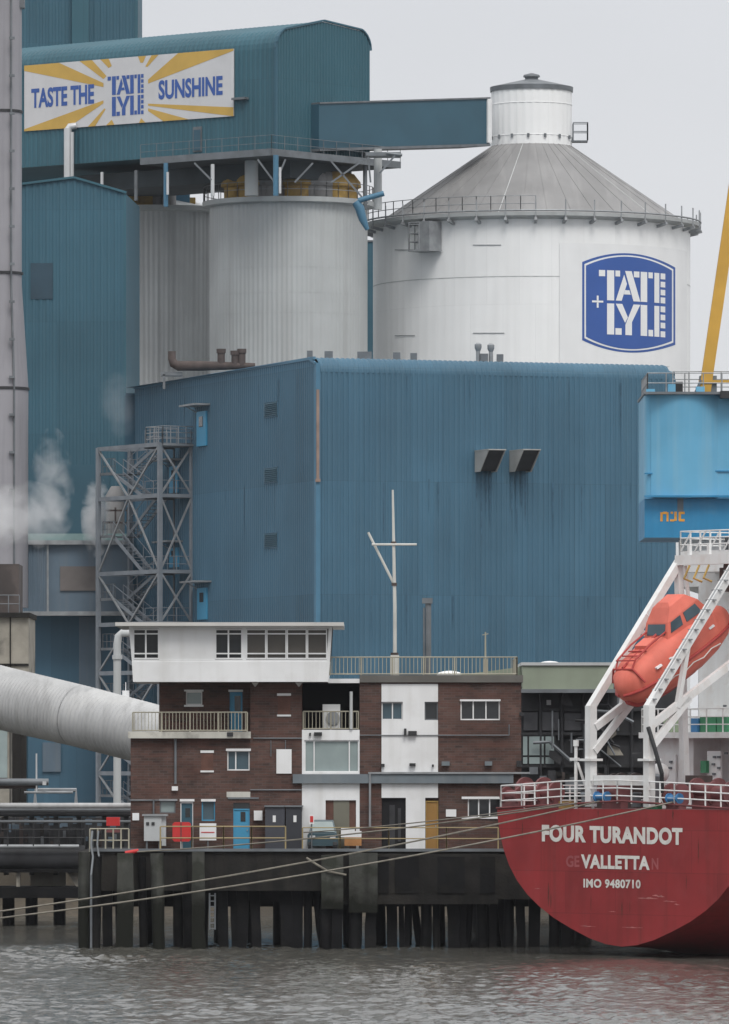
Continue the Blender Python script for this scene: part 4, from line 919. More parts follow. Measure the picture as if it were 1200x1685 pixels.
# ------------------------------------------------------------------ brick control building
Yb = 2.0
cb = thing('control_building', (X(500, Yb), Yb, ZD), 'brown brick jetty building with white control room on top', 'building')
XW = lambda u: X(u, Yb)
def vwin(u0, u1, v0, v1, nv=(), nh=(), gm=glass, fm=None, Y=Yb, dep=.16, name='window', par=None, fw=2.0):
    fm = fm or white; f = MB(); Y1 = Y+dep-.08
    for a, b, c, d in ((u0, u1, v0, v0+fw), (u0, u1, v1-fw, v1), (u0, u0+fw, v0+fw, v1-fw), (u1-fw, u1, v0+fw, v1-fw)): f.box(X(a, Y), X(b, Y), Y1, Y1+.07, Z(d, Y), Z(c, Y))
    for x in nv: f.box(X(x-1, Y), X(x+1, Y), Y1+.005, Y1+.06, Z(v1-fw, Y), Z(v0+fw, Y))
    for z in nh: f.box(X(u0+fw, Y), X(u1-fw, Y), Y1+.008, Y1+.055, Z(z+.9, Y), Z(z-.9, Y))
    fo = f.build(name, fm, par or cb)
    g = MB(); g.box(X(u0+.5, Y), X(u1-.5, Y), Y1+.085, Y1+.1, Z(v1-.5, Y), Z(v0+.5, Y)); g.build('pane', gm, fo)
    return fo
def lintel(u0, u1, v0, v1, Y=Yb, mt=None, name='lintel'):
    m = MB(); m.box(X(u0, Y), X(u1, Y), Y-.05, Y+.03, Z(v1, Y), Z(v0, Y)); m.build(name, mt or white, cb)
def vdoor(u0, u1, v0, v1, mt, glaz=None, Y=Yb, dep=.14, fm=None):
    m = MB(); m.box(X(u0+1.5, Y), X(u1-1.5, Y), Y+dep-.05, Y+dep, Z(v1, Y), Z(v0+2, Y)); d = m.build('door', mt, cb)
    f = MB(); f.box(X(u0, Y), X(u0+1.5, Y), Y+dep-.09, Y+dep, Z(v1, Y), Z(v0, Y)); f.box(X(u1-1.5, Y), X(u1, Y), Y+dep-.09, Y+dep, Z(v1, Y), Z(v0, Y)); f.box(X(u0+1.5, Y), X(u1-1.5, Y), Y+dep-.09, Y+dep, Z(v0+2, Y), Z(v0, Y)); f.build('door_frame', fm or mt, d)
    if glaz:
        g = MB(); g.box(X(glaz[0], Y), X(glaz[1], Y), Y+dep-.07, Y+dep-.04, Z(glaz[3], Y), Z(glaz[2], Y)); g.build('door_glass', glass, d)
    hn = MB(); hn.box(X(u1-5, Y), X(u1-3, Y), Y+dep-.1, Y+dep-.05, Z((v0+v1)/2+2, Y), Z((v0+v1)/2, Y)); hn.build('handle', galv, d)
# left lower block (u 215-497), upper block set back behind the terrace
VB = 1401
m = MB()
m.holed(215, 497, 1212, VB, Yb, [(297, 318, 1318, 1400), (332, 354, 1318, 1351), (374, 411, 1235, 1268), (384, 411, 1321, 1400), (263, 289, 1318, 1338)], .2)
m.box(XW(215), XW(497), Yb+.22, Yb+10, ZD, Z(1212, Yb))
Yu = Yb+1.5                                        # upper storey wall
zter = Z(1212, Yb)
def uz(v): return Z(v, Yu)
m.build('brick_wall', brick, cb)
m = MB(); m.holed(262, 412, 1120, 1213, Yu, [(306, 333, 1138, 1160), (378, 399, 1137, 1213)], .2); m.box(X(262, Yu), X(412, Yu), Yu+.22, Yu+8, uz(1213), uz(1120))
m.face([P(262, 1213, Yu), Vector((X(262, Yu), Yu+.22, uz(1213))), Vector((X(262, Yu), Yu+.22, uz(1120))), P(262, 1120, Yu)])
m.build('brick_wall', brick, cb)
m = MB(); m.box(XW(412), XW(497), Yb, Yb+9, Z(1212, Yb)+.002, Z(1122, Yb)); m.build('brick_wall', brick, cb)
vwin(306, 333, 1138, 1160, (), (), glass_pale, Y=Yu); lintel(303, 335, 1135, 1138, Yu); lintel(303, 335, 1160, 1163, Yu)
vdoor(378, 399, 1139, 1208, door_blue, (386, 396, 1145, 1170), Y=Yu); lintel(376, 400, 1135, 1138.5, Yu)
lintel(456, 479, 1141, 1145); lintel(456, 479, 1176, 1179)
m = MB(); m.box(XW(457), XW(478), Yb-.015, Yb-.002, Z(1176, Yb), Z(1145, Yb)); m.build('bricked_window', brick_patch, cb)
# terrace slab, its rail
m = MB(); m.box(XW(211), XW(413), Yb-.35, Yb+1.48, Z(1215, Yb), Z(1204, Yb)); m.build('terrace_slab', mat('stained_white_concrete', (.52, .51, .46), .8, var=.15, scale=1, patch=.45, patch_col=(.12, .11, .10), patch_scale=1.2, streak=.3), cb)
m = MB(); zt_ = Z(1204, Yb); m.rail([(XW(219), Yb-.25, zt_), (XW(407), Yb-.25, zt_)], .84, 1.2, .035, (.06, 1.0), bal=.15, br=.014); m.build('terrace_railing', rail_cream, cb)
m = MB(); m.box(XW(374), XW(384), Yb-.4, Yb-.352, Z(1212, Yb), Z(1205, Yb)); m.build('floodlight', black_steel, cb)
# windows and doors of the left block
lintel(330, 352, 1235, 1239); lintel(330, 352, 1268, 1271)
m = MB(); m.box(XW(331), XW(351), Yb-.012, Yb-.002, Z(1268, Yb), Z(1239, Yb)); m.build('bricked_window', brick_patch, cb)
vwin(374, 411, 1235, 1268, (388,), (), glass_blue); lintel(372, 413, 1232, 1236)
lintel(373, 412, 1303, 1312, mt=mat('stained_white_lintel', (.55, .54, .50), .7, var=.15, streak=.4), name='door_hood'); lintel(375, 426, 1312, 1315, mt=galv_dark, name='ledge')
vdoor(384, 411, 1331, 1400, door_blue, (396, 404, 1336, 1352)); m = MB(); m.box(XW(384), XW(411), Yb+.06, Yb+.13, Z(1331, Yb), Z(1321, Yb)); m.build('transom_light', glass, cb)
vdoor(297, 318, 1320, 1400, bridge_blue, (305, 313, 1330, 1345), fm=white); lintel(296, 320, 1315, 1319)
vwin(332, 354, 1318, 1351, (), (), glass_blue, fm=door_blue); lintel(331, 355, 1315, 1319)
vwin(263, 289, 1318, 1338, (), (), glass_pale, fm=galv_dark); lintel(262, 292, 1315, 1318, mt=galv)
m = MB(); m.tube((XW(289), Yb-.12, Z(1290, Yb)), (XW(289), Yb-.12, Z(1216, Yb)), .055, n=8); m.build('drainpipe', galv_dark, cb); m = MB(); m.tube((XW(253), Yb-.1, Z(1340, Yb)), (XW(253), Yb-.1, Z(1316, Yb)), .04, n=8); m.build('drainpipe', galv_dark, cb)
m = MB(); m.box(XW(283), XW(293), Yb-.2, Yb-.02, Z(1301, Yb), Z(1294, Yb)); m.build('lamp_box', white, cb)
m = MB(); m.box(XW(455), XW(480), Yb-.07, Yb-.01, Z(1273, Yb), Z(1233, Yb)); m.build('blank_board', white, cb)
m = MB(); m.tube((XW(215), Yb-.06, Z(1317, Yb)), (XW(262), Yb-.06, Z(1317, Yb)), .035, n=6); m.build('conduit', galv_dark, cb); m = MB(); m.tube((XW(412), Yb-.06, Z(1300, Yb)), (XW(497), Yb-.06, Z(1300, Yb)), .03, n=6); m.build('conduit', galv_dark, cb); m = MB()
m.tube((XW(417), Yb-.06, Z(1215, Yb)), (XW(497), Yb-.06, Z(1215, Yb)), .03, n=6); m.tube((XW(446), Yb-.06, Z(1245, Yb)), (XW(446), Yb-.06, Z(1218, Yb)), .02, n=6); m.tube((XW(470), Yb-.06, Z(1233, Yb)), (XW(470), Yb-.06, Z(1218, Yb)), .02, n=6); m.build('conduit', galv_dark, cb)
m = MB(); m.box(XW(418), XW(432), Yb-.22, Yb-.02, Z(1350, Yb), Z(1334, Yb)); m.build('meter_box', white, cb)
m = MB(); m.box(XW(218), XW(229), Yb-.05, Yb-.01, Z(1350, Yb), Z(1338, Yb)); m.build('notice', white, cb)
# middle bay: recessed balcony, big window, white garage front
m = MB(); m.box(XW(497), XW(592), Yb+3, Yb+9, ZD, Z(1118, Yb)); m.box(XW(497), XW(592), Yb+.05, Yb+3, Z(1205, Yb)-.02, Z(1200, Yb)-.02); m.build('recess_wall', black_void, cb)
m = MB(); m.holed(497.1, 591.9, 1201, 1401, Yb, [(501, 591, 1218, 1271), (536, 586, 1317, 1401)], .16); m.box(XW(497.1), XW(591.9), Yb+.17, Yb+2.9, ZD, Z(1201, Yb)); m.build('white_front', white, cb)
vwin(501, 591, 1218, 1271, (517, 575), (), glass_pale, dep=.14)
m = MB(); m.box(XW(536), XW(549), Yb+.1, Yb+.14, Z(1400, Yb), Z(1317, Yb)); m.box(XW(575), XW(586), Yb+.1, Yb+.14, Z(1400, Yb), Z(1317, Yb)); m.build('garage_door', brick_patch, cb)
m = MB(); m.box(XW(549), XW(575), Yb+.08, Yb+.12, Z(1400, Yb), Z(1318, Yb)); m.build('garage_window', mat('dusty_glass', (.17, .165, .13), .3), cb)
m = MB(); zt_ = Z(1201, Yb); m.rail([(XW(499), Yb+.1, zt_), (XW(590), Yb+.1, zt_)], .80, 1.2, .035, (.06, 1.0), bal=.16, br=.014); m.build('balcony_railing', rail_cream, cb)
m = MB(); m.tube((XW(578), Yb-.04, Z(1200, Yb)), (XW(578), Yb-.04, Z(1138, Yb)), .07, n=8); m.build('flue', silo_grey, cb, smooth=40)
m = MB(); m.box(XW(517), XW(530), Yb-.2, Yb-.02, Z(1211, Yb), Z(1205, Yb)); m.box(XW(509), XW(512), Yb-.15, Yb-.02, Z(1211, Yb), Z(1206, Yb)); m.build('floodlight', black_steel, cb)
# right block
m = MB(); m.holed(592, 858, 1123, 1401, Yb, [(628, 663, 1155, 1185), (699, 721, 1155, 1185), (758, 823, 1152, 1185), (628.3, 668, 1313, 1400), (700, 722, 1313, 1400), (770, 825, 1313, 1346)], .2)
m.box(XW(592), XW(858), Yb+.22, Yb+10, ZD, Z(1123, Yb)); m.build('brick_wall', brick, cb)
m = MB(); m.holed(628, 721, 1125.5, 1401, Yb-.035, [(627.9, 663, 1155, 1185), (699, 721.1, 1155, 1185), (627.9, 668, 1313, 1400.8), (700, 721.1, 1313, 1400.8)], .03); m.build('white_render', white, cb)
vwin(628, 663, 1155, 1185, (646,), (), glass_blue); vwin(699, 721, 1155, 1185, (), (), fm=galv_dark); vwin(758, 823, 1152, 1185, (779, 800), ()); lintel(757, 824, 1151, 1154)
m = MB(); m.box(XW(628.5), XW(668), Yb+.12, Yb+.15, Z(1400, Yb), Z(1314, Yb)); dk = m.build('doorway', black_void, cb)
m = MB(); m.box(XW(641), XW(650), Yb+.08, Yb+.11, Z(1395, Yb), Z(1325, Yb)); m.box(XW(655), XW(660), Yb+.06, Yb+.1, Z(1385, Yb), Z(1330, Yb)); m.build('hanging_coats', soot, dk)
vdoor(700.5, 721.5, 1318, 1399, door_yellow, None, fm=yellow_dull)
vwin(770, 825, 1313, 1346, (788, 806), ()); lintel(760, 824, 1311, 1315); lintel(760, 824, 1345, 1347.5)
m = MB(); m.box(XW(734), XW(751), Yb-.05, Yb-.01, Z(1344, Yb), Z(1332, Yb)); m.build('notice', white, cb)
m = MB(); m.box(XW(592), XW(861), Yb-.15, Yb+10.2, Z(1123, Yb), Z(1111, Yb)); m.build('roof_parapet', felt, cb)
m = MB(); m.box(XW(540), XW(592), Yb-.1, Yb+9, Z(1124, Yb), Z(1117, Yb)); m.build('balcony_fascia', white, cb)
m = MB(); m.box(XW(482), XW(845), Yb-.22, Yb-.04, Z(1289, Yb), Z(1274, Yb)); m.build('canopy_beam', lead_grey, cb)
m = MB(); m.box(XW(606), XW(872), Yb-.3, Yb-.05, Z(1273.5, Yb), Z(1270.5, Yb)); m.tube((XW(609), Yb-.26, Z(1360, Yb)), (XW(609), Yb-.26, Z(1272, Yb)), .05, n=8); m.build('gutter', galv, cb)
m = MB(); m.tube((XW(592), Yb-.08, Z(1210, Yb)), (XW(838), Yb-.08, Z(1210, Yb)), .025, n=6); m.tube((XW(838), Yb-.08, Z(1210, Yb)), (XW(838), Yb-.08, Z(1192, Yb)), .025, n=6); m.build('conduit', galv_dark, cb)
for (u0, u1, v0, v1) in ((672, 686, 1203, 1210), (665, 669, 1199, 1211), (674, 684, 1256, 1261), (627, 633, 1257, 1262), (727, 740, 1253, 1260), (798, 810, 1253, 1260), (850, 858, 1252, 1262), (711, 714, 1258, 1262), (855, 862, 1172, 1178)):
    m = MB(); m.box(XW(u0), XW(u1), Yb-.25, Yb-.05, Z(v1, Yb), Z(v0, Yb)); m.build('floodlight', black_steel if u0 != 727 and u0 != 798 else lead_grey, cb)
# white control room on top: walls lean outwards at the window band
Yf = .9
cr = MB()
zb, zm_, zt = Z(1122, Yf), Z(1089, Yf), Z(1031, Yf)
fb = [(X(219, Yf), Yf, zb), (X(540, Yf), Yf, zb), (X(540, Yf), Yf+8, zb), (X(219, Yf), Yf+8, zb)]
fm_ = [(X(217, Yf), Yf, zm_), (X(543, Yf), Yf, zm_), (X(543, Yf), Yf+8, zm_), (X(217, Yf), Yf+8, zm_)]
cr.hexa(fb, fm_); cr.build('control_room_apron', white, cb)
m = MB(); lean = .30
def CW(u, v, d=0): # point on the window band, which leans slightly out at the top
    f = (1087-v)/(1087-1031); return Vector((X(u, Yf), Yf+.05-d-.12*f, Z(v, Yf)))
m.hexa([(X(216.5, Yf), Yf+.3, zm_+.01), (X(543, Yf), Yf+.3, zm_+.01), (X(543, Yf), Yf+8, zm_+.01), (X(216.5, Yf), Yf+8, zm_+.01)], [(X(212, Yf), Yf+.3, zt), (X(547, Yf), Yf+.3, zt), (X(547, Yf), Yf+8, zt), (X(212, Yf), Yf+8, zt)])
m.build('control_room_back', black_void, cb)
m = MB()
def crb(u0, u1, v0, v1, d0=0, d1=.0):
    m.hexa([CW(u0, v1, d0), CW(u1, v1, d0), CW(u1, v0, d0), CW(u0, v0, d0)], [CW(u0, v1, d0)+Vector((0, .22, 0)), CW(u1, v1, d0)+Vector((0, .22, 0)), CW(u1, v0, d0)+Vector((0, .22, 0)), CW(u0, v0, d0)+Vector((0, .22, 0))])
crb(262, 354, 1031, 1087.5); crb(399, 405, 1031, 1087.5)
m.hexa([CW(217, 1087.5), CW(220, 1087.5), CW(218.5, 1031), CW(212, 1031)], [p+Vector((0, 5, 0)) for p in (CW(217, 1087.5), CW(220, 1087.5), CW(218.5, 1031), CW(212, 1031))])
m.hexa([CW(538, 1087.5), CW(543, 1087.5), CW(547, 1031), CW(541, 1031)], [p+Vector((0, 5, 0)) for p in (CW(538, 1087.5), CW(543, 1087.5), CW(547, 1031), CW(541, 1031))])
crb(217, 543, 1085.5, 1089, .02); crb(213, 546, 1030, 1034.5, .02)
m.build('control_room_wall', white, cb)
def crwin(u0, u1, mull, gm):
    global m
    m = MB()
    crb(u0, u0+2, 1035, 1085, .03); crb(u1-2, u1, 1035, 1085, .03); crb(u0+2, u1-2, 1035, 1037, .03); crb(u0+2, u1-2, 1082.5, 1085, .03)
    for x in mull: crb(x-1.3, x+1.3, 1037, 1082.5, .03)
    for v in (1043, 1075.5): crb(u0+2, u1-2, v-1.1, v+1.1, .025)
    fo = m.build('control_room_window', white, cb)
    m = MB(); a = [CW(u0+1, 1084, -.12), CW(u1-1, 1084, -.12), CW(u1-1, 1036, -.12), CW(u0+1, 1036, -.12)]; m.hexa(a, [p+Vector((0, .02, 0)) for p in a]); m.build('pane', gm, fo)
crwin(219, 262, (240,), glass); crwin(354, 399, (376,), glass)
for a in (405, 438.5, 472, 505.5): crwin(a, a+33.2, (), glass_blind)
m = MB(); m.hexa([(X(190, Yf-.4), Yf-.7, Z(1030.5, Yf)), (X(566, Yf-.4), Yf-.7, Z(1030.5, Yf)), (X(566, Yf-.4), Yf+8.5, Z(1030.5, Yf)), (X(190, Yf-.4), Yf+8.5, Z(1030.5, Yf))],
                 [(X(190, Yf-.4), Yf-.7, Z(1024.5, Yf)), (X(566, Yf-.4), Yf-.7, Z(1024.5, Yf)), (X(566, Yf-.4), Yf+8.5, Z(1024.5, Yf)), (X(190, Yf-.4), Yf+8.5, Z(1024.5, Yf))]); m.build('control_room_roof', mat('pale_fascia', (.55, .54, .52), .6, var=.1), cb)
for u in (420, 492):
    m = MB(); m.hexa([P(u-6, 1123, Yf+.1), P(u+6, 1123, Yf+.1), P(u+1, 1130, Yf+1.0), P(u-1, 1130, Yf+1.0)], [P(u-6, 1123, Yf+.2), P(u+6, 1123, Yf+.2), P(u+1, 1130, Yf+1.1), P(u-1, 1130, Yf+1.1)])
    m.build('bracket', white, cb)
# roof railing
m = MB(); zt_ = Z(1111, Yb); m.rail([(XW(543), Yb+1.2, zt_), (XW(852), Yb+1.2, zt_)], .80, 1.3, .035, (.08, 1.0), bal=.17, br=.014); m.build('roof_railing', rail_cream, cb)
m = MB(); m.rail([(XW(852), Yb+1.2, zt_), (XW(852), Yb+9, zt_)], .80, 1.3, .035, (.08, 1.0), bal=.3, br=.014); m.build('roof_railing', rail_cream, cb)

# mast and poles on the roof
Ym = 5; zrf = Z(1111, Yb)
t = thing('signal_mast', (X(650, Ym), Ym, zrf), 'tall white signal mast with yard and slanting gaff on the roof', 'mast')
m = MB(); m.path([(X(650, Ym), Ym, zrf), P(650, 1000, Ym), P(648, 890, Ym), P(646.5, 806, Ym)], [.09, .08, .065, .045], 10); m.build('pole', mat('mast_cream', (.56, .56, .53), .6, var=.15), t, smooth=50)
m = MB(); m.box(X(643, Ym), X(657, Ym), Ym-.2, Ym+.2, zrf, Z(1078, Ym)); m.build('mast_base', MATS['mast_cream'], t)
m = MB(); m.tube(P(612, 896, Ym-.1), P(686, 896, Ym-.1), .05, .05, 8); m.build('yard', MATS['mast_cream'], t)
m = MB(); m.tube(P(606, 876, Ym+.1), P(649, 962, Ym+.1), .055, .06, 8); m.build('gaff', MATS['mast_cream'], t)
m = MB(); m.tube(P(649.5, 1082, Ym), P(649.5, 1074, Ym), .17, n=10); m.tube(P(648, 897, Ym), P(648, 891, Ym), .12, n=10); m.tube(P(649, 964, Ym), P(649, 959, Ym), .12, n=10); m.build('collar', rust, t)
t = thing('lamp_post', (X(703, Ym), Ym, zrf), 'short dark twin post with lamp head right of the mast', 'post')
m = MB(); m.tube((X(705, Ym), Ym, zrf), P(705, 985, Ym), .13, n=8); m.tube((X(698, Ym), Ym, zrf), P(698, 1000, Ym), .045, n=8); m.build('pole', galv_dark, t)
m = MB(); m.pbox(695, 712, 984, 993, Ym-.2, Ym+.2); m.build('lamp_head', galv_dark, t)
t = thing('aerial_pole', (X(799, Ym), Ym, zrf), 'thin pale aerial pole near the right end of the roof', 'pole')
m = MB(); m.tube((X(799, Ym), Ym, zrf), P(799, 1040, Ym), .05, .03, 8); m.tube((X(799, Ym), Ym, zrf), P(799, 1085, Ym), .1, n=8); m.build('pole', rail_cream, t)
m = MB(); m.tube(P(794, 1045, Ym), P(804, 1043, Ym), .02, n=6); m.build('cross_piece', rail_cream, t)
# AC unit
t = thing('air_conditioner', (X(546, 2.6), 2.6, Z(1200, 2.6)), 'dirty white air conditioner on the recessed balcony', 'air conditioner')
m = MB(); m.pbox(531, 560, 1159, 1200, 2.7, 3.3); m.build('casing', ship_white, t)
m = MB(); m.lathe((0, 0), [(.3, 0), (.3, .03)], 20); m.bm.transform(Matrix.Translation(P(548, 1182, 2.66)) @ Matrix.Rotation(R(90), 4, 'X')); m.build('fan_grille', galv, t)

# ------------------------------------------------------------------ things on the jetty deck
def pthing(name, u, Y, label, cat, group=None): return thing(name, (X(u, Y), Y, ZD), label, cat, group)
t = pthing('electrical_cabinet', 255, 1.0, 'grey white electrical cabinet with two dials left of the red box', 'cabinet')
m = MB(); m.box(X(237, .8), X(266, .8), .8, 1.6, Z(1384, .8), Z(1343, .8)); m.box(X(266, .8), X(273, .8), .9, 1.5, Z(1392, .8), Z(1343, .8)); m.build('cabinet_body', mat('cabinet_grey', (.46, .48, .49), .5, var=.1), t)
m = MB(); m.box(X(234, .8), X(276, .8), .7, 1.7, Z(1343, .8), Z(1340, .8)); m.build('cabinet_roof', galv, t)
for u in (243, 252): m = MB(); m.box(X(u-2.5, .8), X(u+2.5, .8), .76, .8, Z(1358, .8), Z(1353, .8)); m.build('dial', black_steel, t)
m = MB(); m.box(X(240, .8), X(243, .8), .9, 1.0, ZD, Z(1384, .8)); m.box(X(261, .8), X(264, .8), .9, 1.0, ZD, Z(1384, .8)); m.build('leg', galv_dark, t)
t = pthing('lifebuoy_cabinet', 299, .6, 'bright red plastic lifebuoy cabinet on a short stand', 'cabinet')
m = MB(); x0, x1 = X(284, .6), X(314, .6); z0, z1 = Z(1385, .6), Z(1353, .6)
m.hexa([(x0, .6, z0+.08), (x0+.08, .6, z0), (x1-.08, .6, z0), (x1, .6, z0+.08), (x1, .6, z1-.08), (x1-.08, .6, z1), (x0+.08, .6, z1), (x0, .6, z1-.08)], [(x0, .9, z0+.08), (x0+.08, .9, z0), (x1-.08, .9, z0), (x1, .9, z0+.08), (x1, .9, z1-.08), (x1-.08, .9, z1), (x0+.08, .9, z1), (x0, .9, z1-.08)]); m.build('cabinet_shell', red, t)
m = MB(); m.box(X(297, .6), X(299, .6), .57, .6, z0, z1); m.build('door_gap', winch_red, t)
m = MB(); m.box(X(298, .6), X(301, .6), .7, .76, ZD, z0); m.build('stand', galv, t)
t = pthing('notice_board', 342, 1.2, 'white warning notice board with thin red line on a post', 'sign')
m = MB(); m.box(X(328.5, 1.2), X(356, 1.2), 1.2, 1.26, Z(1383, 1.2), Z(1355, 1.2)); m.build('board', white, t)
m = MB(); m.box(X(331, 1.2), X(353, 1.2), 1.185, 1.195, Z(1370.5, 1.2), Z(1369, 1.2)); m.build('red_line', red, t)
m = MB(); m.box(X(341, 1.2), X(343.5, 1.2), 1.27, 1.33, ZD, Z(1360, 1.2)); m.build('post', galv_dark, t)
for u0, u1, lb, mt in ((436, 469, 'dark grey steel locker nearest the blue door', mat('locker_grey', (.055, .058, .072), .6, var=.2)), (470, 497, 'darker steel locker beside the white garage front', mat('locker_dark', (.035, .037, .046), .6, var=.2))):
    t = pthing('steel_locker', (u0+u1)/2, 1.2, lb, 'locker', 'steel lockers by the blue door')
    m = MB(); m.box(X(u0+.5, 1.1), X(u1-.5, 1.1), 1.1, 1.9, ZD+.12, Z(1328, 1.1)); m.build('locker_body', mt, t)
    m = MB(); m.box(X(u0-1, 1.1), X(u1+(-.8 if u0 < 450 else 2), 1.1), 1.02, 1.95, Z(1328, 1.1), Z(1325.5, 1.1)); m.build('locker_lid', galv_dark, t)
    m = MB(); m.box(X(u0+13, 1.1), X(u0+18, 1.1), 1.07, 1.1, Z(1353, 1.1), Z(1342, 1.1)); m.build('sticker', white, t)
    m = MB(); m.box(X(u0+4, 1.1), X(u0+7, 1.1), 1.2, 1.3, ZD, ZD+.12); m.box(X(u1-7, 1.1), X(u1-4, 1.1), 1.2, 1.3, ZD, ZD+.12); m.build('feet', galv_dark, t)
t = pthing('parked_car', 530, .8, 'small teal car parked nose out by the garage front', 'car')
cx0, cx1 = X(506, .7), X(556, .7)
def cart(pts): return pts
m = MB(); yc0, yc1 = .7, 1.8
m.prism([(cx0, .75, ZD+.25), (cx1, .75, ZD+.25), (cx1, .75, ZD+.72), (cx1-.06, .75, ZD+.80), (cx0+.06, .75, ZD+.80), (cx0, .75, ZD+.72)], (0, 1.0, 0))
m.hexa([(cx0+.05, 1.0, ZD+.8), (cx1-.05, 1.0, ZD+.8), (cx1-.05, 1.85, ZD+.8), (cx0+.05, 1.85, ZD+.8)], [(cx0+.2, 1.35, ZD+1.36), (cx1-.2, 1.35, ZD+1.36), (cx1-.2, 1.8, ZD+1.38), (cx0+.2, 1.8, ZD+1.38)])
m.build('body', mat('car_teal', (.045, .085, .105), .3, var=.1), t)
m = MB(); m.hexa([(cx0+.14, .99, ZD+.86), (cx1-.14, .99, ZD+.86), (cx1-.24, 1.27, ZD+1.3), (cx0+.24, 1.27, ZD+1.3)], [(cx0+.14, 1.02, ZD+.86), (cx1-.14, 1.02, ZD+.86), (cx1-.24, 1.30, ZD+1.3), (cx0+.24, 1.30, ZD+1.3)]); m.build('windscreen', glass_pale, t)
for xx in (cx0+.22, cx1-.22): m = MB(); m.box(xx-.12, xx+.12, .70, .76, ZD+.58, ZD+.70); m.build('headlight', steel_bright, t)
for xx in (cx0+.12, cx1-.12): m = MB(); m.tube((xx-.09, 1.0, ZD+.29), (xx+.09, 1.0, ZD+.29), .29, n=16); m.build('wheel', black_steel, t)
t = pthing('road_sign', 513, .5, 'small red and white sign on a post before the car', 'sign')
m = MB(); m.box(X(509, .45), X(517, .45), .42, .45, Z(1356, .45), Z(1340, .45)); m.build('sign_face', white, t)
m = MB(); m.box(X(510.5, .45), X(515.5, .45), .40, .418, Z(1353, .45), Z(1343, .45)); m.build('sign_symbol', red, t)
m = MB(); m.tube((X(513, .5), .5, ZD), (X(513, .5), .5, Z(1345, .5)), .03, n=6); m.build('post', galv_dark, t)
t = pthing('storage_bin', 577, .9, 'white topped orange bin beside the garage window', 'bin')
m = MB(); m.box(X(567, .8), X(595, .8), .8, 1.6, Z(1392, .8), Z(1378, .8)); m.build('bin_base', mat('bin_orange', (.42, .20, .075), .6, var=.25, scale=2), t)
m = MB(); m.box(X(560, .8), X(584, .8), .82, 1.6, Z(1378, .8)+.003, Z(1362, .8)); m.box(X(584.1, .8), X(595, .8), .81, 1.6, Z(1378, .8)+.003, Z(1368, .8)); m.build('bin_lid', white, t)
m = MB()
for u in (569, 592): m.box(X(u-1.5, .8), X(u+1.5, .8), .95, 1.1, ZD, Z(1392, .8))
m.build('feet', galv_dark, t)
t = pthing('mooring_hook', 216, -.3, 'red mooring hook on the jetty edge holding thin ropes', 'mooring hook')
m = MB(); m.tube(P(206, 1404, -.4), P(228, 1400, -.4), .09, n=10); m.build('hook_arm', red, t, smooth=40)
m = MB(); m.pbox(207, 215, 1404, 1412, -.45, -.1); m.build('hook_base', winch_red, t)

# dark warehouse behind, right of the brick building
Yh = 24
t = thing('warehouse', (X(930, Yh), Yh, ZD), 'sooty warehouse with sage green roof fascia behind the ship stern', 'warehouse')
m = MB(); m.pbox(848, 1130, 1130, 1420, Yh+1.5, Yh+12); m.build('wall', soot, t)
m = MB(); m.pbox(860, 1010, 1094, 1134, Yh, Yh+12)
m.hexa([P(755, 1111, Yh+2), P(860, 1097, Yh+2), P(860, 1112, Yh+2), P(755, 1113, Yh+2)], [P(755, 1111, Yh+9), P(860, 1097, Yh+9), P(860, 1112, Yh+9), P(755, 1113, Yh+9)]); m.build('roof_fascia', sage, t)
m = MB(); m.pbox(858, 1012, 1090, 1095, Yh-.1, Yh+12); m.build('roof_edge', silo_grey, t)
m = MB(); m.pbox(858, 1015, 1134, 1140, Yh-.1, Yh+1.4); m.build('eaves_gutter', galv_dark, t)
for u in (890, 925, 960, 1000, 1040): m = MB(); m.tube(P(u, 1420, Yh+1.2), P(u, 1138, Yh+1.2), .07, n=8); m.build('column', soot, t)
for v in (1165, 1205, 1258): m = MB(); m.pbox(858, 1120, v, v+5, Yh+1.2, Yh+1.45); m.build('rail_beam', black_steel, t)
for (u0, u1, v0, v1, gm) in ((862, 885, 1172, 1202, soot), (892, 920, 1172, 1202, soot), (929, 957, 1174, 1202, soot), (962, 998, 1172, 1202, soot)):
    m = MB(); m.pbox(u0, u1, v0, v1, Yh+1.3, Yh+1.46); m.build('infill_panel', mat('grey_panel', (.075, .077, .085), .5, var=.3, scale=.9), t)
m = MB(); m.pbox(860, 915, 1210, 1258, Yh+1.25, Yh+1.48); wo = m.build('window', black_steel, t)
for (u0, u1) in ((861, 868), (871, 895), (898, 912)):
    m = MB(); m.pbox(u0, u1, 1212, 1243, Yh+1.15, Yh+1.24); m.pbox(u0, u1, 1246, 1257, Yh+1.15, Yh+1.24); m.build('pane', glass_pale, wo)
for i in range(26):
    u = 860+rng.uniform(0, 230); v = rng.uniform(1258, 1300); m = MB(); m.pbox(u, u+rng.uniform(4, 18), v, v+rng.uniform(6, 24), Yh+.7+i*.012, Yh+1.1); m.build('stored_plant', [black_steel, soot, galv_dark, rust, pier_concrete][i % 5], t)
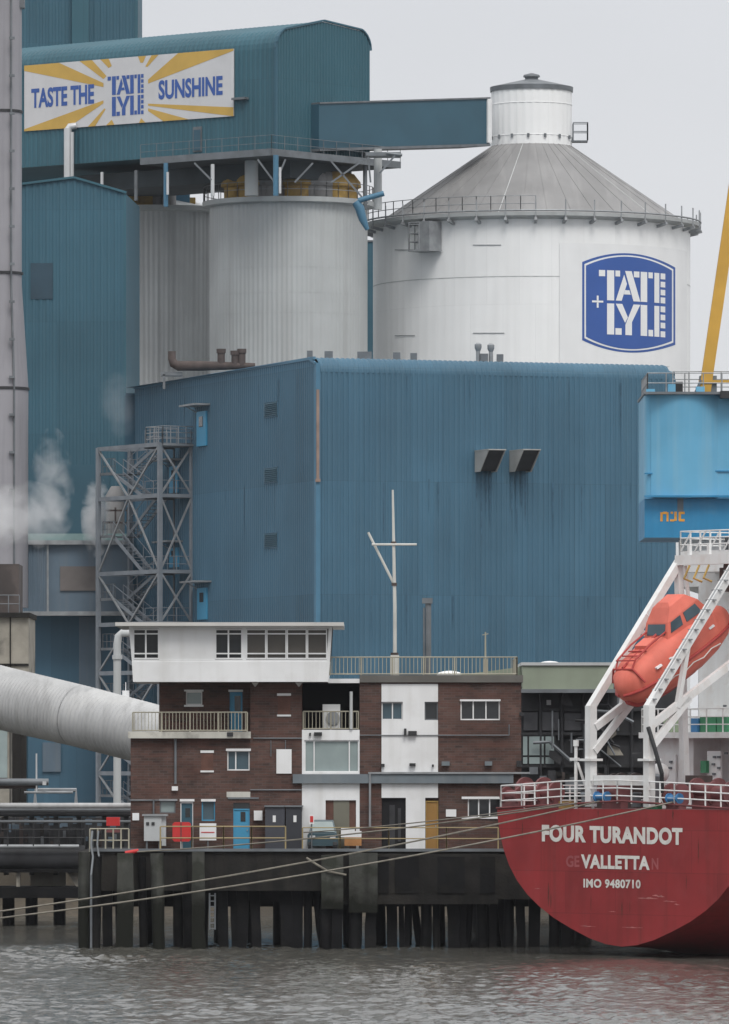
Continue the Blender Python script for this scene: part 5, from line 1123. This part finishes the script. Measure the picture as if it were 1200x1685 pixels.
for i in range(22):                                # pipework, cable runs and dangling sheets under the eaves
    u = 860+rng.uniform(0, 200); v = rng.uniform(1142, 1240); m = MB(); yy = Yh+.55+i*.02
    if i % 3 == 0: m.path([P(u, v, yy), P(u+rng.uniform(20, 60), v+rng.uniform(-3, 3), yy), P(u+rng.uniform(62, 70), v+rng.uniform(10, 40), yy)], rng.uniform(.04, .1), 6); m.build('pipe', [galv_dark, soot][i % 2], t)
    elif i % 3 == 1: m.tube(P(u, v, yy), P(u, v+rng.uniform(30, 90), yy), rng.uniform(.03, .09), n=6); m.build('pipe', galv_dark, t)
    else: m.hexa([P(u, v+rng.uniform(8, 22), yy), P(u+rng.uniform(8, 30), v+rng.uniform(8, 26), yy), P(u+rng.uniform(10, 28), v, yy), P(u+1, v+rng.uniform(-3, 2), yy)], [P(u, v+8, yy+.03), P(u+8, v+8, yy+.03), P(u+9, v, yy+.03), P(u+1, v, yy+.03)]); m.build('torn_sheet', [MATS['grey_panel'], soot, black_steel][i % 3] if i % 4 else concrete, t)
m = MB(); m.pbox(900, 907, 1152, 1160, Yh+1.1, Yh+1.45); m.build('lamp', silo_grey, t)
for k, (u, lb) in enumerate(((905, 'low white dome rooflight on the sage green roof'), (740, 'small pale dome rooflight behind the roof railing'))):
    t = thing('rooflight', P(u, 1094 if k == 0 else 1108, Yh+3), lb, 'rooflight', 'dome rooflights')
    zz = Z(1094, Yh+3) if k == 0 else Z(1110, Yh+3); cx_ = X(u, Yh+3)
    m = MB(); m.lathe((cx_, Yh+3), [(.6, zz-.1), (.6, zz+.02), (.5, zz+.1), (.25, zz+.16), (.02, zz+.18)], 20); m.build('dome', silo_white, t, smooth=40)
    m = MB(); m.lathe((cx_, Yh+3), [(.66, zz-.12), (.66, zz-.03), (.6, zz-.02)], 20); m.build('kerb', galv, t)

# ------------------------------------------------------------------ ship
S = Fr((10.4, -13, 0), (.643, -.766))            # x to starboard, y forward, z from the water
sh = thing('tanker_ship', (10.4, -13, 0), 'red hulled tanker seen from its stern, moored at the jetty', 'ship')
ZDK = 8.16-68*287/F                               # poop deck level
TR = [(818, 1330), (819.5, 1348), (823, 1372), (829, 1398), (838, 1424), (851, 1449), (868, 1472), (888, 1492), (912, 1511), (940, 1528), (970, 1544), (998, 1554), (1023, 1558)]
def spt(u, v):
    x = S.x(u, 0); return x, S.z(v, x, 0)
LH = [spt(u, v) for u, v in TR]
kx = LH[-1][0]
half = [(kx-x, z) for x, z in LH]                 # half breadth, height
hb0 = half[0][0]
def section(y):
    f = min(1, y/26.0); bow = max(0, (y-72)/26.0)
    ring = []; fac = 1+.18*math.sin(f*math.pi/2); n = len(half)
    for i, (b, z) in enumerate(half):
        tt = i/(n-1)
        full = hb0*fac*(1-max(0, tt-.55)**2*4.9 if tt < .999 else 1-1.0)
        full = hb0*fac*max(0.0, (1-tt**6))
        zz_full = half[0][1]+(-5.5-half[0][1])*min(1, tt*1.35)
        g = f**.9; gz = f**1.5
        bb = b*(1-g)+full*g; zz = z*(1-gz)+zz_full*gz
        bb *= max(.02, 1-bow**2)
        ring.append((bb, zz+(1.5*bow if i == 0 else 0)))
    return ring
rings = []
for y in [0, .6, 1.5, 3, 5, 8, 11, 15, 20, 26, 40, 55, 72, 80, 88, 94, 97.5]:
    s_ = section(y); rings.append([(kx-b, y, z) for b, z in s_]+[(kx+b, y, z) for b, z in s_[:-1][::-1]])
m = MB(S.M); m.loft(rings, closed=False, cap=False); m.face([rings[0][i] for i in range(len(rings[0]))])
m.build('hull', hull_red, sh, smooth=32)
m = MB(S.M); dk_ = [(r[0][0]+.02, r[0][1], r[0][2]-.03) for r in rings]+[(r[-1][0]-.02, r[-1][1], r[-1][2]-.03) for r in rings[::-1]]
m.face(dk_); m.build('deck', deck_red, sh)
# draught stripe is omitted: lettering on the transom
def TP(u, v): x = S.x(u, 0); return S(x, -.02, S.z(v, x, 0))
def tquad(u0, u1, va, vb, ha, hb): return lambda x, y: TP(u0+(u1-u0)*x, (va+(vb-va)*x)-(ha+(hb-ha)*x)*y)
for s_, u0, u1, va, vb, ha, hb, mt_, bo in (('FOUR TURANDOT', 892.5, 1124, 1385, 1391, 28, 28.5, letter_white, .05), ('VALLETTA', 957, 1070, 1429, 1432, 23, 23, letter_white, .045),
                                            ('IMO 9480710', 961, 1055, 1461, 1462.5, 15, 14.5, letter_white, .035)):
    m = MB(); add_text(m, s_, tquad(u0, u1, va, vb, ha, hb), bo, 1.08); m.build('name_lettering', mt_, sh)
m = MB(); add_text(m, 'GE', lambda x, y: TP(932+22*x, 1427-19*y)+S.ey*.012, .03); m.build('faded_lettering', letter_ghost, sh); m = MB(); add_text(m, 'N', lambda x, y: TP(1073+11*x, 1431-19*y)+S.ey*.012, .03); m.build('faded_lettering', letter_ghost, sh)
# scrapes and rust runs on the stern plating
scuff = mat('scraped_paint', (.46, .17, .16), .7, var=.3, scale=3); run = mat('rust_run', (.13, .030, .022), .7, var=.3, scale=3)
rs = random.Random(5)
def mark(u, v, w_, h_, mt_, nm):
    m = MB(); n_ = 9; top = []; bot = []
    for i in range(n_):
        f = i/(n_-1); e_ = math.sin(math.pi*max(.06, min(.94, f)))
        if w_ >= h_: top.append(TP(u+w_*f, v-h_*e_*rs.uniform(.2, 1)+f*h_*.6)); bot.append(TP(u+w_*f, v+h_*e_*rs.uniform(.1, .6)+f*h_*.6))
        else: top.append(TP(u-w_*e_*rs.uniform(.3, 1), v+h_*f)); bot.append(TP(u+w_*e_*rs.uniform(.3, 1), v+h_*f))
    m.face(top+bot[::-1]); bmesh.ops.translate(m.bm, verts=m.bm.verts, vec=S.ey*.012); m.build(nm, mt_, sh)
for u, v, w_, h_ in ((1050, 1478, 34, 2.2), (1074, 1474, 20, 3.2), (1092, 1483, 22, 2), (955, 1524, 26, 1.6), (1024, 1526, 34, 1.5), (1002, 1500, 12, 1.2), (1110, 1488, 9, 2), (880, 1462, 10, 1.2)): mark(u, v, w_, h_, scuff, 'scrape_mark')
for u, v, w_, h_ in ((903, 1452, 1.6, 40), (907, 1470, 1.1, 26), (1024, 1484, 1.4, 26), (1037, 1482, 1.0, 22), (973, 1470, 1.0, 30), (1108, 1330, 1.6, 22), (985, 1333, 1.2, 12), (860, 1350, 1.0, 30), (1150, 1380, 1.2, 40), (1130, 1440, .9, 24)): mark(u, v, w_, h_, run, 'rust_run')
# bulwark rim
m = MB(S.M); m.path([(x, -.02 if i not in () else 0, z) for i, (x, z) in enumerate([LH[0], (kx, ZDK), (2*kx-LH[0][0], LH[0][1])])], .05, 6); m.build('rubbing_strake', deck_red, sh)
zdk = LH[0][1]
xl = LH[0][0]+.1; xr = 2*kx-xl
m = MB(S.M); m.rail([(xl, .15, zdk), (-6, .1, zdk+.06), (-3.5, .1, zdk+.2), (0, .1, zdk+.25), (3.5, .1, zdk+.15), (xr, .15, zdk)], .95, .95, .035, (.33, .66, 1.0)); m.rail([(xl, .15, zdk), (xl-1.0, 14, zdk)], .95, 1.4, .035, (.33, .66, 1.0)); m.build('stern_railing', ship_white, sh)
def SX(u, y): return S.x(u, y)
def SZ(v, x, y): return S.z(v, x, y)
# winches, rollers, bollards
def winch(u, y, v, r, mt_, ln=.9):
    x = SX(u, y); z = SZ(v, x, y); m = MB(S.M)
    m.tube((x-ln/2, y, z), (x+ln/2, y, z), r*.62, n=18); m.tube((x-ln/2-.06, y, z), (x-ln/2+.06, y, z), r, n=20); m.tube((x+ln/2-.06, y, z), (x+ln/2+.06, y, z), r, n=20)
    m.box(x-ln/2-.1, x+ln/2+.1, y-.2, y+.2, zdk, z-r*.4); m.build('mooring_winch', mt_, sh, smooth=40)
winch(846, 2.5, 1309, .38, winch_red); winch(880, 3.2, 1300, .55, winch_red, 1.2); winch(905, 2.5, 1304, .45, winch_red, .8); winch(1012, 2, 1303, .52, winch_red, 1.0); winch(1000, 4, 1292, .5, rust, .9)
winch(1035, 4, 1293, .55, rust, .9); winch(1113, 1.2, 1309, .5, winch_red, .6); winch(1165, 2.5, 1300, .5, winch_red, 1.3); winch(1190, 1.5, 1306, .5, winch_red, 1.0)
for u, v in ((992, 1311), (1111, 1314)):
    x = SX(u, .25); m = MB(S.M); z = SZ(v, x, .25); m.tube((x-.3, .22, z), (x+.3, .22, z), .15, n=14); m.tube((x-.34, .22, z), (x-.28, .22, z), .22, n=14); m.tube((x+.28, .22, z), (x+.34, .22, z), .22, n=14); m.build('fairlead_roller', blue_paint, sh, smooth=40)
for u, mt_ in ((930, yellow_dull), (1072, green)):
    x = SX(u, 1.0); m = MB(S.M); m.box(x-.4, x+.4, 1, 1.25, zdk, zdk+.3); m.build('deck_box', mt_, sh)
m = MB(S.M); x = SX(968, .4); m.lathe((x-.0, .4), [(.28, zdk+.25), (.28, zdk+.55), (.36, zdk+.6), (.3, zdk+.7)], 14); x2 = SX(1047, .6); m.lathe((x2, .6), [(.2, zdk+.1), (.2, zdk+.6), (.26, zdk+.65), (.2, zdk+.7)], 14); m.build('bollard', galv_dark, sh, smooth=40)
# stern light post
m = MB(S.M); x = SX(948, .3); m.tube((x, .3, zdk), (x, .3, SZ(1218, x, .3)), .07, n=8); m.box(x-.28, x+.12, .2, .4, SZ(1252, x, .3), SZ(1247, x, .3)); m.tube((x, .3, SZ(1228, x, .3)), (x, .3, SZ(1218, x, .3)), .12, n=8); m.tube((x+.1, .3, SZ(1255, x, .3)), (x+.75, .6, zdk), .06, n=6); m.build('stern_light_post', ship_white, sh)
# lifeboat launching frame: port (p=-1.8) and starboard (p=1.8) legs
def leg(p):
    m = MB(S.M); zb_ = zdk+.1; zk = 10.3; zt_ = 16.5; d = 0.34
    m.bar((p, .25, zb_), (p, .25, zk+.1), d, .36); m.bar((p, .2, zk), (p, 5.25, zt_), d*.85, .32)
    m.box(p-.35, p+.35, -.08, .6, 8.1, 8.2)
    m.build('davit_leg', ship_white, sh)
    m = MB(S.M); m.bar((p*.93, .35, 9.5), (p*.93, 6.0, 12.75), .22, .30); m.bar((p*.93, .3, 8.5), (p*.93, 2.6, 10.7), .22, .28); m.bar((p, 2.4, 12.9), (p*.95, 1.9, 10.3), .2, .2)
    m.bar((p, 5.2, 16.5), (p, 5.6, 6.6), .28, .3); m.build('davit_ramp', ship_white, sh)
leg(-1.8); leg(1.8)
for a_, b_, w_, h_ in (((-1.8, 5.2, 16.55), (1.8, 5.2, 16.55), .42, .42), ((-1.6, .3, 7.3), (1.6, .3, 7.3), .16, .42), ((-1.8, 3.0, 13.6), (-1.5, 3.4, 13.2), .2, .2)):
    m = MB(S.M); m.bar(a_, b_, w_, h_); m.build('davit_crossbeam', ship_white, sh)
m = MB(S.M)
for k in range(14): f = k/14; m.box(1.55, 2.05, .3+4.7*f, .45+4.7*f, 10.62+5.8*f, 10.68+5.8*f)
m.path([(2.1, .3, 11.0), (2.1, 5, 16.8)], .03, 6); m.build('davit_steps', galv, sh)
m = MB(S.M); m.path([(1.9, .1, 9.5), (2.2, .2, 8.6), (2.4, .4, 7.6), (2.2, .6, 6.8)], .09, 8); m.build('hose', black_steel, sh)
# poop house and accommodation block
PH = 8.0
def wall_box(x0, x1, y0, y1, z0, z1, name='superstructure_wall', mt_=None, par=None):
    m = MB(S.M); m.box(x0, x1, y0, y1, z0, z1); return m.build(name, mt_ or ship_white, par or sh)
z_b = SZ(1205, -3, PH)
wall_box(-6.2, 6.4, PH+1.6, 24, zdk-.05, z_b-.25); wall_box(-6.2, -3.9, PH, PH+1.6, zdk-.05, z_b-.25); wall_box(-1.2, 6.4, PH, PH+1.6, zdk-.05, z_b-.25)
wall_box(-6.6, 6.8, PH-.7, 24.2, z_b-.25, z_b, 'boat_deck')
m = MB(S.M); m.rail([(-6.5, 14, z_b), (-6.5, PH-.6, z_b), (6.7, PH-.6, z_b)], 1.0, 1.0, .03, (.33, .66, 1.0)); m.build('boat_deck_railing', ship_white, sh)
xa = SX(1150, PH+2.2)
z_t = SZ(928, xa, PH+2.2)
wall_box(xa, 5.5, PH+2.2, 26, z_b, z_t+.2, 'accommodation_block')
xq = SX(1143, PH+1); zq0 = SZ(908, xq, PH+1); 
wall_box(xq, 5.5, PH+.2, 20, zq0-.9, zq0, 'bridge_wing_deck')
m = MB(S.M); m.rail([(xq, 14, zq0), (xq, PH+.2, zq0), (5.5, PH+.2, zq0)], .85, .6, .035, (.33, .66, 1.0))
for k in range(5): m.bar((xq+k*.9, PH+.2, zq0), (xq+k*.9+.7, PH+.2, zq0+.85), .05)
m.build('wing_railing', ship_white, sh)
m = MB(S.M); m.box(xq+.3, xq+2.5, PH+2.5, PH+4, zq0+.01, zq0+.7); m.build('searchlight_box', glass, sh)
# machinery above the davit head
m = MB(S.M)
for k in range(3): m.path([(-.9+k*.6, 5.0, 16.3), (-.8+k*.6, 4.6, 15.75), (-.5+k*.6, 4.8, 15.6)], .05, 6)
m.build('lifting_slings', yellow_dull, sh)
m = MB(S.M); m.box(.3, 1.5, 5.6, 6.8, 15.2, 16.2); m.tube((1.2, 5.3, 16.2), (1.2, 6.0, 16.2), .35, n=14); m.build('davit_winch', rust, sh)
m = MB(S.M); m.bar((-1.0, 5.1, 16.4), (-1.0, 5.1, 17.2), .14); m.build('winch_post', ship_white, sh); m = MB(S.M); m.bar((.2, 5.1, 16.4), (.2, 5.1, 17.2), .14); m.build('winch_post', ship_white, sh); m = MB(S.M); m.bar((-1.4, 5.2, 16.3), (-1.3, 5.3, 15.0), .12); m.build('winch_post', ship_white, sh)
# items on and in front of the poop house
def sbox(u0, u1, v0, v1, y, dp, name, mt_):
    m = MB(S.M); x0_, x1_ = SX(u0, y), SX(u1, y); m.box(x0_, x1_, y, y+dp, SZ(v1, x0_, y), SZ(v0, x0_, y)); return m.build(name, mt_, sh)
sbox(1136, 1148, 1182, 1205, PH-.1, .5, 'drum', blue_paint); sbox(1152, 1178, 1180, 1205, PH, .6, 'stowage_box', green); sbox(1180, 1196, 1180, 1205, PH, .6, 'stowage_box', green); sbox(1092, 1106, 1172, 1205, PH, .4, 'stowage_box', mat('faded_green', (.32, .40, .27), .6))
sbox(1164, 1186, 1236, 1290, PH-.12, .1, 'hose_station', ship_white); sbox(1092, 1112, 1242, 1300, PH-.12, .1, 'steel_door', ship_white)
for (u, v) in ((1173, 1244), (1171, 1256), (1180, 1262), (1172, 1272), (1180, 1244), (1101, 1252), (1100, 1262), (1192, 1238), (1190, 1160)): sbox(u, u+4, v, v+3.5, PH-.2, .08, 'fitting', galv_dark)
sbox(1153, 1162, 1252, 1272, PH-.3, .2, 'green_valve', green); sbox(1128, 1150, 1276, 1302, 5, .8, 'deck_locker', rust); sbox(1124, 1140, 1232, 1246, PH+1.4, .15, 'vent_grille', galv)
x = SX(1086, 4); m = MB(S.M); m.ball((x, 4, SZ(1272, x, 4)), .42); m.tube((x, 4, zdk), (x, 4, SZ(1275, x, 4)), .25, n=12); m.build('mushroom_vent', ship_white, sh, smooth=50)
x = SX(1070, 3); m = MB(S.M); m.tube((x, 3, zdk), (x+.3, 3, SZ(1275, x, 3)), .3, .35, n=12); m.build('cable_reel', galv_dark, sh, smooth=50)
m = MB(S.M); m.bar((-1.2, PH-.2, 14.6), (2.2, PH+2.0, 12.0), .14); m.build('stay', ship_white, sh)

# ------------------------------------------------------------------ free-fall lifeboat
al = R(29.5); dq = Vector((0, math.cos(al), math.sin(al))); dn = Vector((0, -math.sin(al), math.cos(al)))
b0 = Vector((0, .25, 10.95))
lb_ = thing('lifeboat', S(0, .1, 10.9), 'orange enclosed lifeboat tilted nose down on the white launching frame', 'lifeboat')
def BP(p, q_, n_): return b0+Vector((1, 0, 0))*p+dq*q_+dn*n_
QS = [(0, .12, .08, -.16), (.15, .42, .36, -.50), (.5, .76, .70, -.82), (1.2, 1.02, .92, -1.05), (2.4, 1.16, 1.03, -1.16), (4.0, 1.18, 1.05, -1.14), (5.2, 1.08, .98, -.98), (6.0, .90, .82, -.74), (6.5, .62, .55, -.46), (6.65, .3, .3, -.22)]
rings = []
for q_, hw, tp, bt in QS:
    r_ = []
    for k in range(24):
        a = 2*math.pi*k/24; c_, s_ = math.cos(a), math.sin(a); ex = .72
        pp = hw*math.copysign(abs(c_)**ex, c_); nn = (tp if s_ > 0 else -bt)*math.copysign(abs(s_)**(.75 if s_ > 0 else .9), s_)
        r_.append(BP(pp, q_, nn))
    rings.append(r_)
m = MB(S.M); m.loft(rings); m.build('hull_shell', boat_orange, lb_, smooth=50)
m = MB(S.M)                                        # belt fender along the gunwale
for sgn in (-1, 1): m.path([BP(sgn*(hw*.99+.02), q_, -.18) for q_, hw, tp, bt in QS], .07, 8)
m.build('gunwale_fender', boat_red, lb_, smooth=60)
m = MB(S.M); kr = []
for q_, hw, tp, bt in QS[1:]: kr.append([BP(-.16, q_, bt*.86), BP(.16, q_, bt*.86), BP(.10, q_, bt-.16), BP(-.10, q_, bt-.16)])
m.loft(kr); m.build('keel', boat_red, lb_)
m = MB(S.M)
ca = [[BP(-.74, 2.75, .8), BP(.74, 2.75, .8), BP(.88, 5.5, .75), BP(-.88, 5.5, .75)], [BP(-.68, 3.25, 1.5), BP(.68, 3.25, 1.5), BP(.78, 5.1, 1.6), BP(-.78, 5.1, 1.6)], [BP(-.52, 3.75, 1.95), BP(.52, 3.75, 1.95), BP(.56, 4.75, 2.02), BP(-.56, 4.75, 2.02)], [BP(-.32, 3.95, 2.08), BP(.32, 3.95, 2.08), BP(.34, 4.6, 2.12), BP(-.34, 4.6, 2.12)]]
m.loft(ca); m.build('conning_tower', boat_orange, lb_)
def on(face, a, b, c, d, off):
    A_, B_, C_, D_ = face; nrm = (B_-A_).cross(D_-A_).normalized()
    pt = lambda x, y: (A_.lerp(B_, x)).lerp(D_.lerp(C_, x), y)
    ctr = sum((v for r_ in ca for v in r_), Vector())/16
    if nrm.dot(A_-ctr) < 0: nrm = -nrm
    return [pt(a, c)+nrm*off, pt(b, c)+nrm*off, pt(b, d)+nrm*off, pt(a, d)+nrm*off]
for fc, sp in (((ca[0][0], ca[0][1], ca[1][1], ca[1][0]), [(.12, .88)]), ((ca[0][1], ca[0][2], ca[1][2], ca[1][1]), [(.08, .38), (.48, .86)]), ((ca[0][3], ca[0][0], ca[1][0], ca[1][3]), [(.08, .38), (.48, .86)])):
    for a, b in sp:
        m = MB(S.M); m.hexa(on(fc, a, b, .38, .92, .0), on(fc, a, b, .38, .92, .03)); m.build('window', glass_blue, lb_)
for sgn in (-1, 1):
    for q_ in (1.4, 2.2, 3.0, 3.8, 4.8): m = MB(S.M); m.hexa([BP(sgn*1.0, q_, .3), BP(sgn*1.0, q_+.32, .3), BP(sgn*1.0, q_+.32, .38), BP(sgn*1.0, q_, .38)], [BP(sgn*1.15, q_, .3), BP(sgn*1.15, q_+.32, .3), BP(sgn*1.12, q_+.32, .38), BP(sgn*1.12, q_, .38)]); m.build('reflective_tape', white, lb_)
m = MB(S.M)
for sgn in (-1, 1): m.path([BP(sgn*.5, .7, .75), BP(sgn*.55, 1.0, 1.0), BP(sgn*.6, 2.0, 1.16), BP(sgn*.6, 3.0, 1.2)], .04, 6)
for q_ in (.9, 1.3, 1.7): m.path([BP(-.55, q_, 1.0), BP(.55, q_, 1.0)], .035, 6)
m.build('grab_rail', boat_red, lb_)
m = MB(S.M); m.tube(BP(-.8, 3.8, 1.2), BP(-1.0, 3.7, 1.7), .04, n=6); m.box(-1.1, -.85, 2.85, 3.1, 14.1, 14.35); m.build('searchlight', white, lb_)
m = MB(S.M); m.hexa([BP(-.4, 1.9, .93), BP(.4, 1.9, .93), BP(.4, 2.6, .98), BP(-.4, 2.6, .98)], [BP(-.36, 1.95, 1.12), BP(.36, 1.95, 1.12), BP(.36, 2.55, 1.16), BP(-.36, 2.55, 1.16)]); m.build('hatch', boat_orange, lb_)
m = MB(S.M)
for sgn in (-1, 1): m.path([BP(sgn*1.17*f_, q_, -.42-.1*(k % 2)) for k, (q_, f_) in enumerate(((.9, .78), (1.5, .93), (2.1, .98), (2.7, 1.0), (3.3, 1.0), (3.9, 1.0), (4.5, .97), (5.1, .92)))], .025, 6)
m.build('grab_line', letter_white, lb_)
m = MB(S.M); m.path([BP(-1.0, .65, .1), BP(-.6, .62, .74), BP(.6, .62, .74), BP(1.0, .65, .1)], .05, 6); m.path([BP(0, .62, .8), BP(0, 3, 1.1)], .06, 6); m.build('hull_seam', boat_red, lb_)

# ------------------------------------------------------------------ blue crane with yellow jib on the quay behind the ship
Yk = 32
cr_ = thing('harbour_crane', (X(1225, Yk), Yk, ZD), 'blue crane house with orange letters on white column behind the ship', 'crane')
kk = (D0+Yk)/F
cxk = X(1225, Yk)
m = MB(); m.lathe((cxk, Yk+2.2), [(2.1, ZD), (2.1, Z(975, Yk)), (3.0, Z(965, Yk)), (3.05, Z(886, Yk))], 40); m.build('column', ship_white, cr_, smooth=30)
m = MB(); x0 = X(1061, Yk-1.2); x1 = X(1400, Yk); z0, z1, z2 = Z(886, Yk), Z(822, Yk), Z(652, Yk)
yb0, yb1 = Yk-1.2, Yk+6
m.box(x0, x1, yb0, yb1, z0, z1); lo = m.build('house_base', cyan_dark, cr_)
m = MB(); rr_ = .6
pts = []
for a in range(0, 91, 15): pts.append((x0+rr_-rr_*math.cos(R(a)), yb0+rr_-rr_*math.sin(R(a))+.05))
xm_ = X(1150, Yk)
for a in range(0, 91, 10): pts.append((X(1070, Yk)+(X(1180, Yk)-X(1070, Yk))*a/90, yb0+.05-.55*math.sin(R(a*2))))
pts += [(x1, yb0+.05), (x1, yb1-.05), (x0, yb1-.05)]
m.hexa([(x, y, z1+.01) for x, y in pts], [(x, y, z2) for x, y in pts]); up_ = m.build('house_upper', cyan_light, cr_, smooth=25)
m = MB()
m.pbox(1061, 1074, 778, 780, yb0-.0, yb0+.2); m.pbox(1140, 1210, 774, 776, yb0-.03, yb0+.1); m.pbox(1061, 1210, 815, 818, yb0-.58, yb0-.05); m.build('panel_seam', cyan_dark, cr_)
m = MB(); m.pbox(1115, 1125, 816, 842, yb0-.02, yb0-.003); m.build('water_stain', MATS['lead_grey_beam'], cr_)
m = MB(); m.box(x0-.05, x1, yb0-.7, yb1+.1, z2, z2+.12); m.build('top_deck', galv_dark, cr_)
m = MB(); m.rail([(x0+.15, yb1-.3, z2+.1), (x0+.15, yb0+.1, z2+.1), (x1, yb0+.1, z2+.1)], .95, .9, .03, (.5, 1.0)); m.rail([(X(1108, Yk), yb0+1.5, z2+.1), (x1, yb0+1.5, z2+.1)], 1.1, .8, .03, (.33, .66, 1.0)); m.build('top_railing', galv, cr_)
m = MB(); m.pbox(1112, 1124, 628, 648, yb0+.6, yb0+1.4); m.build('control_box', black_steel, cr_)
m = MB(); m.pbox(1100, 1112, 632, 648, yb0+.5, yb0+1.2); m.pbox(1064, 1078, 640, 650, yb0-.1, yb0+.4); m.pbox(1146, 1160, 636, 650, yb0-.1, yb0+.5); m.build('pulley_block', cyan_light, cr_)
m = MB(); a_ = P(1160, 645, yb0+1.2); b_ = P(1212, 280, yb0+1.2); c_ = P(1245, 60, yb0+1.2); m.bar(a_, c_, .55, .62); m.build('jib', yellow, cr_)
m = MB(); m.bar(P(1150, 628, yb0+.9), P(1260, 628, yb0+.9), .12, .16); m.build('jib_brace', yellow, cr_)
m = MB(); m.pbox(1152, 1180, 618, 648, yb0+1.0, yb0+1.8); m.build('jib_foot', lead_grey, cr_)
m = MB(); m.bar(P(1143, 650, yb0+.8), P(1154, 625, yb0+.8), .12); m.build('strut', galv_dark, cr_)
m = MB(); m.pbox(1186, 1260, 643, 655, yb0-.9, yb0-.2); m.build('winch_cover', black_steel, cr_)
# orange letters
def strokes(par, segs, mt_, Y, w_):
    m = MB()
    for i, (u0, v0, u1, v1) in enumerate(segs): m.box(X(u0, Y), X(u1, Y), Y-.012-.002*(i % 3), Y-.003, Z(v1, Y), Z(v0, Y))
    m.build('crane_lettering', mt_, par)
yl = yb0
strokes(cr_, [(1087, 843, 1091, 858), (1091, 842, 1098, 846), (1097, 843, 1100.5, 858), (1104, 842, 1108, 845.5), (1110, 842, 1114, 857), (1103, 854.5, 1110, 858), (1117, 843, 1121, 857), (1118, 842, 1127, 846), (1118, 854, 1127, 858)], orange_paint, yl, 3)

# ------------------------------------------------------------------ mooring ropes
def rope(pts, r, label, mt_, sag=0.0):
    m = MB(); P_ = [Vector(p) for p in pts]; out_ = []
    if len(P_) == 2:
        for i in range(41): f = i/40; q_ = P_[0].lerp(P_[1], f); q_.z -= sag*4*f*(1-f); out_.append(q_)
    else: out_ = P_
    m.path(out_, r, 6); m.build('mooring_rope', mt_, label=label, cat='rope', group='mooring ropes from the ship stern', smooth=60)
fl1 = S(SX(990, .1), -.02, zdk+.32); fl2 = S(SX(1110, .1), -.02, zdk+.30)
rope([P(-150, 1520, -45), fl1], .036, 'upper of the two long thick ropes crossing to the lower left', rope_m, .35)
rope([P(-150, 1528, -45), fl2], .036, 'lower of the two long thick ropes crossing to the lower left', rope_m, .45)
rope([P(226, 1402, -.5), S(SX(955, .1), -.02, zdk+.25)], .035, 'thin pale rope from the red hook to the ship rail', rope_m, .25)
rope([P(500, 1370, .3), S(SX(940, .1), -.02, zdk+.25)], .028, 'thin dark rope above the others from the jetty to the ship', rope_dark, .12)
rope([P(505, 1412, -.5), P(520, 1422, -.9), P(540, 1434, -1.0), P(570, 1440, -1.0)], .05, 'short slack rope end hanging on the jetty face', rope_m)

# ------------------------------------------------------------------ haze: pale still air over the river
hz = bpy.data.materials.new('river_haze'); hz.use_nodes = True; nt = hz.node_tree; nt.nodes.remove(nt.nodes['Principled BSDF'])
v = nt.nodes.new('ShaderNodeVolumePrincipled'); v.inputs['Color'].default_value = (.90, .93, 1.0, 1); v.inputs['Density'].default_value = HAZE
nt.links.new(v.outputs[0], nt.nodes['Material Output'].inputs['Volume'])
m = MB(); m.box(-3100, 3100, -950, 5100, -9, 92); m.build('haze', hz, kind='stuff', org=(0, 0, -9))
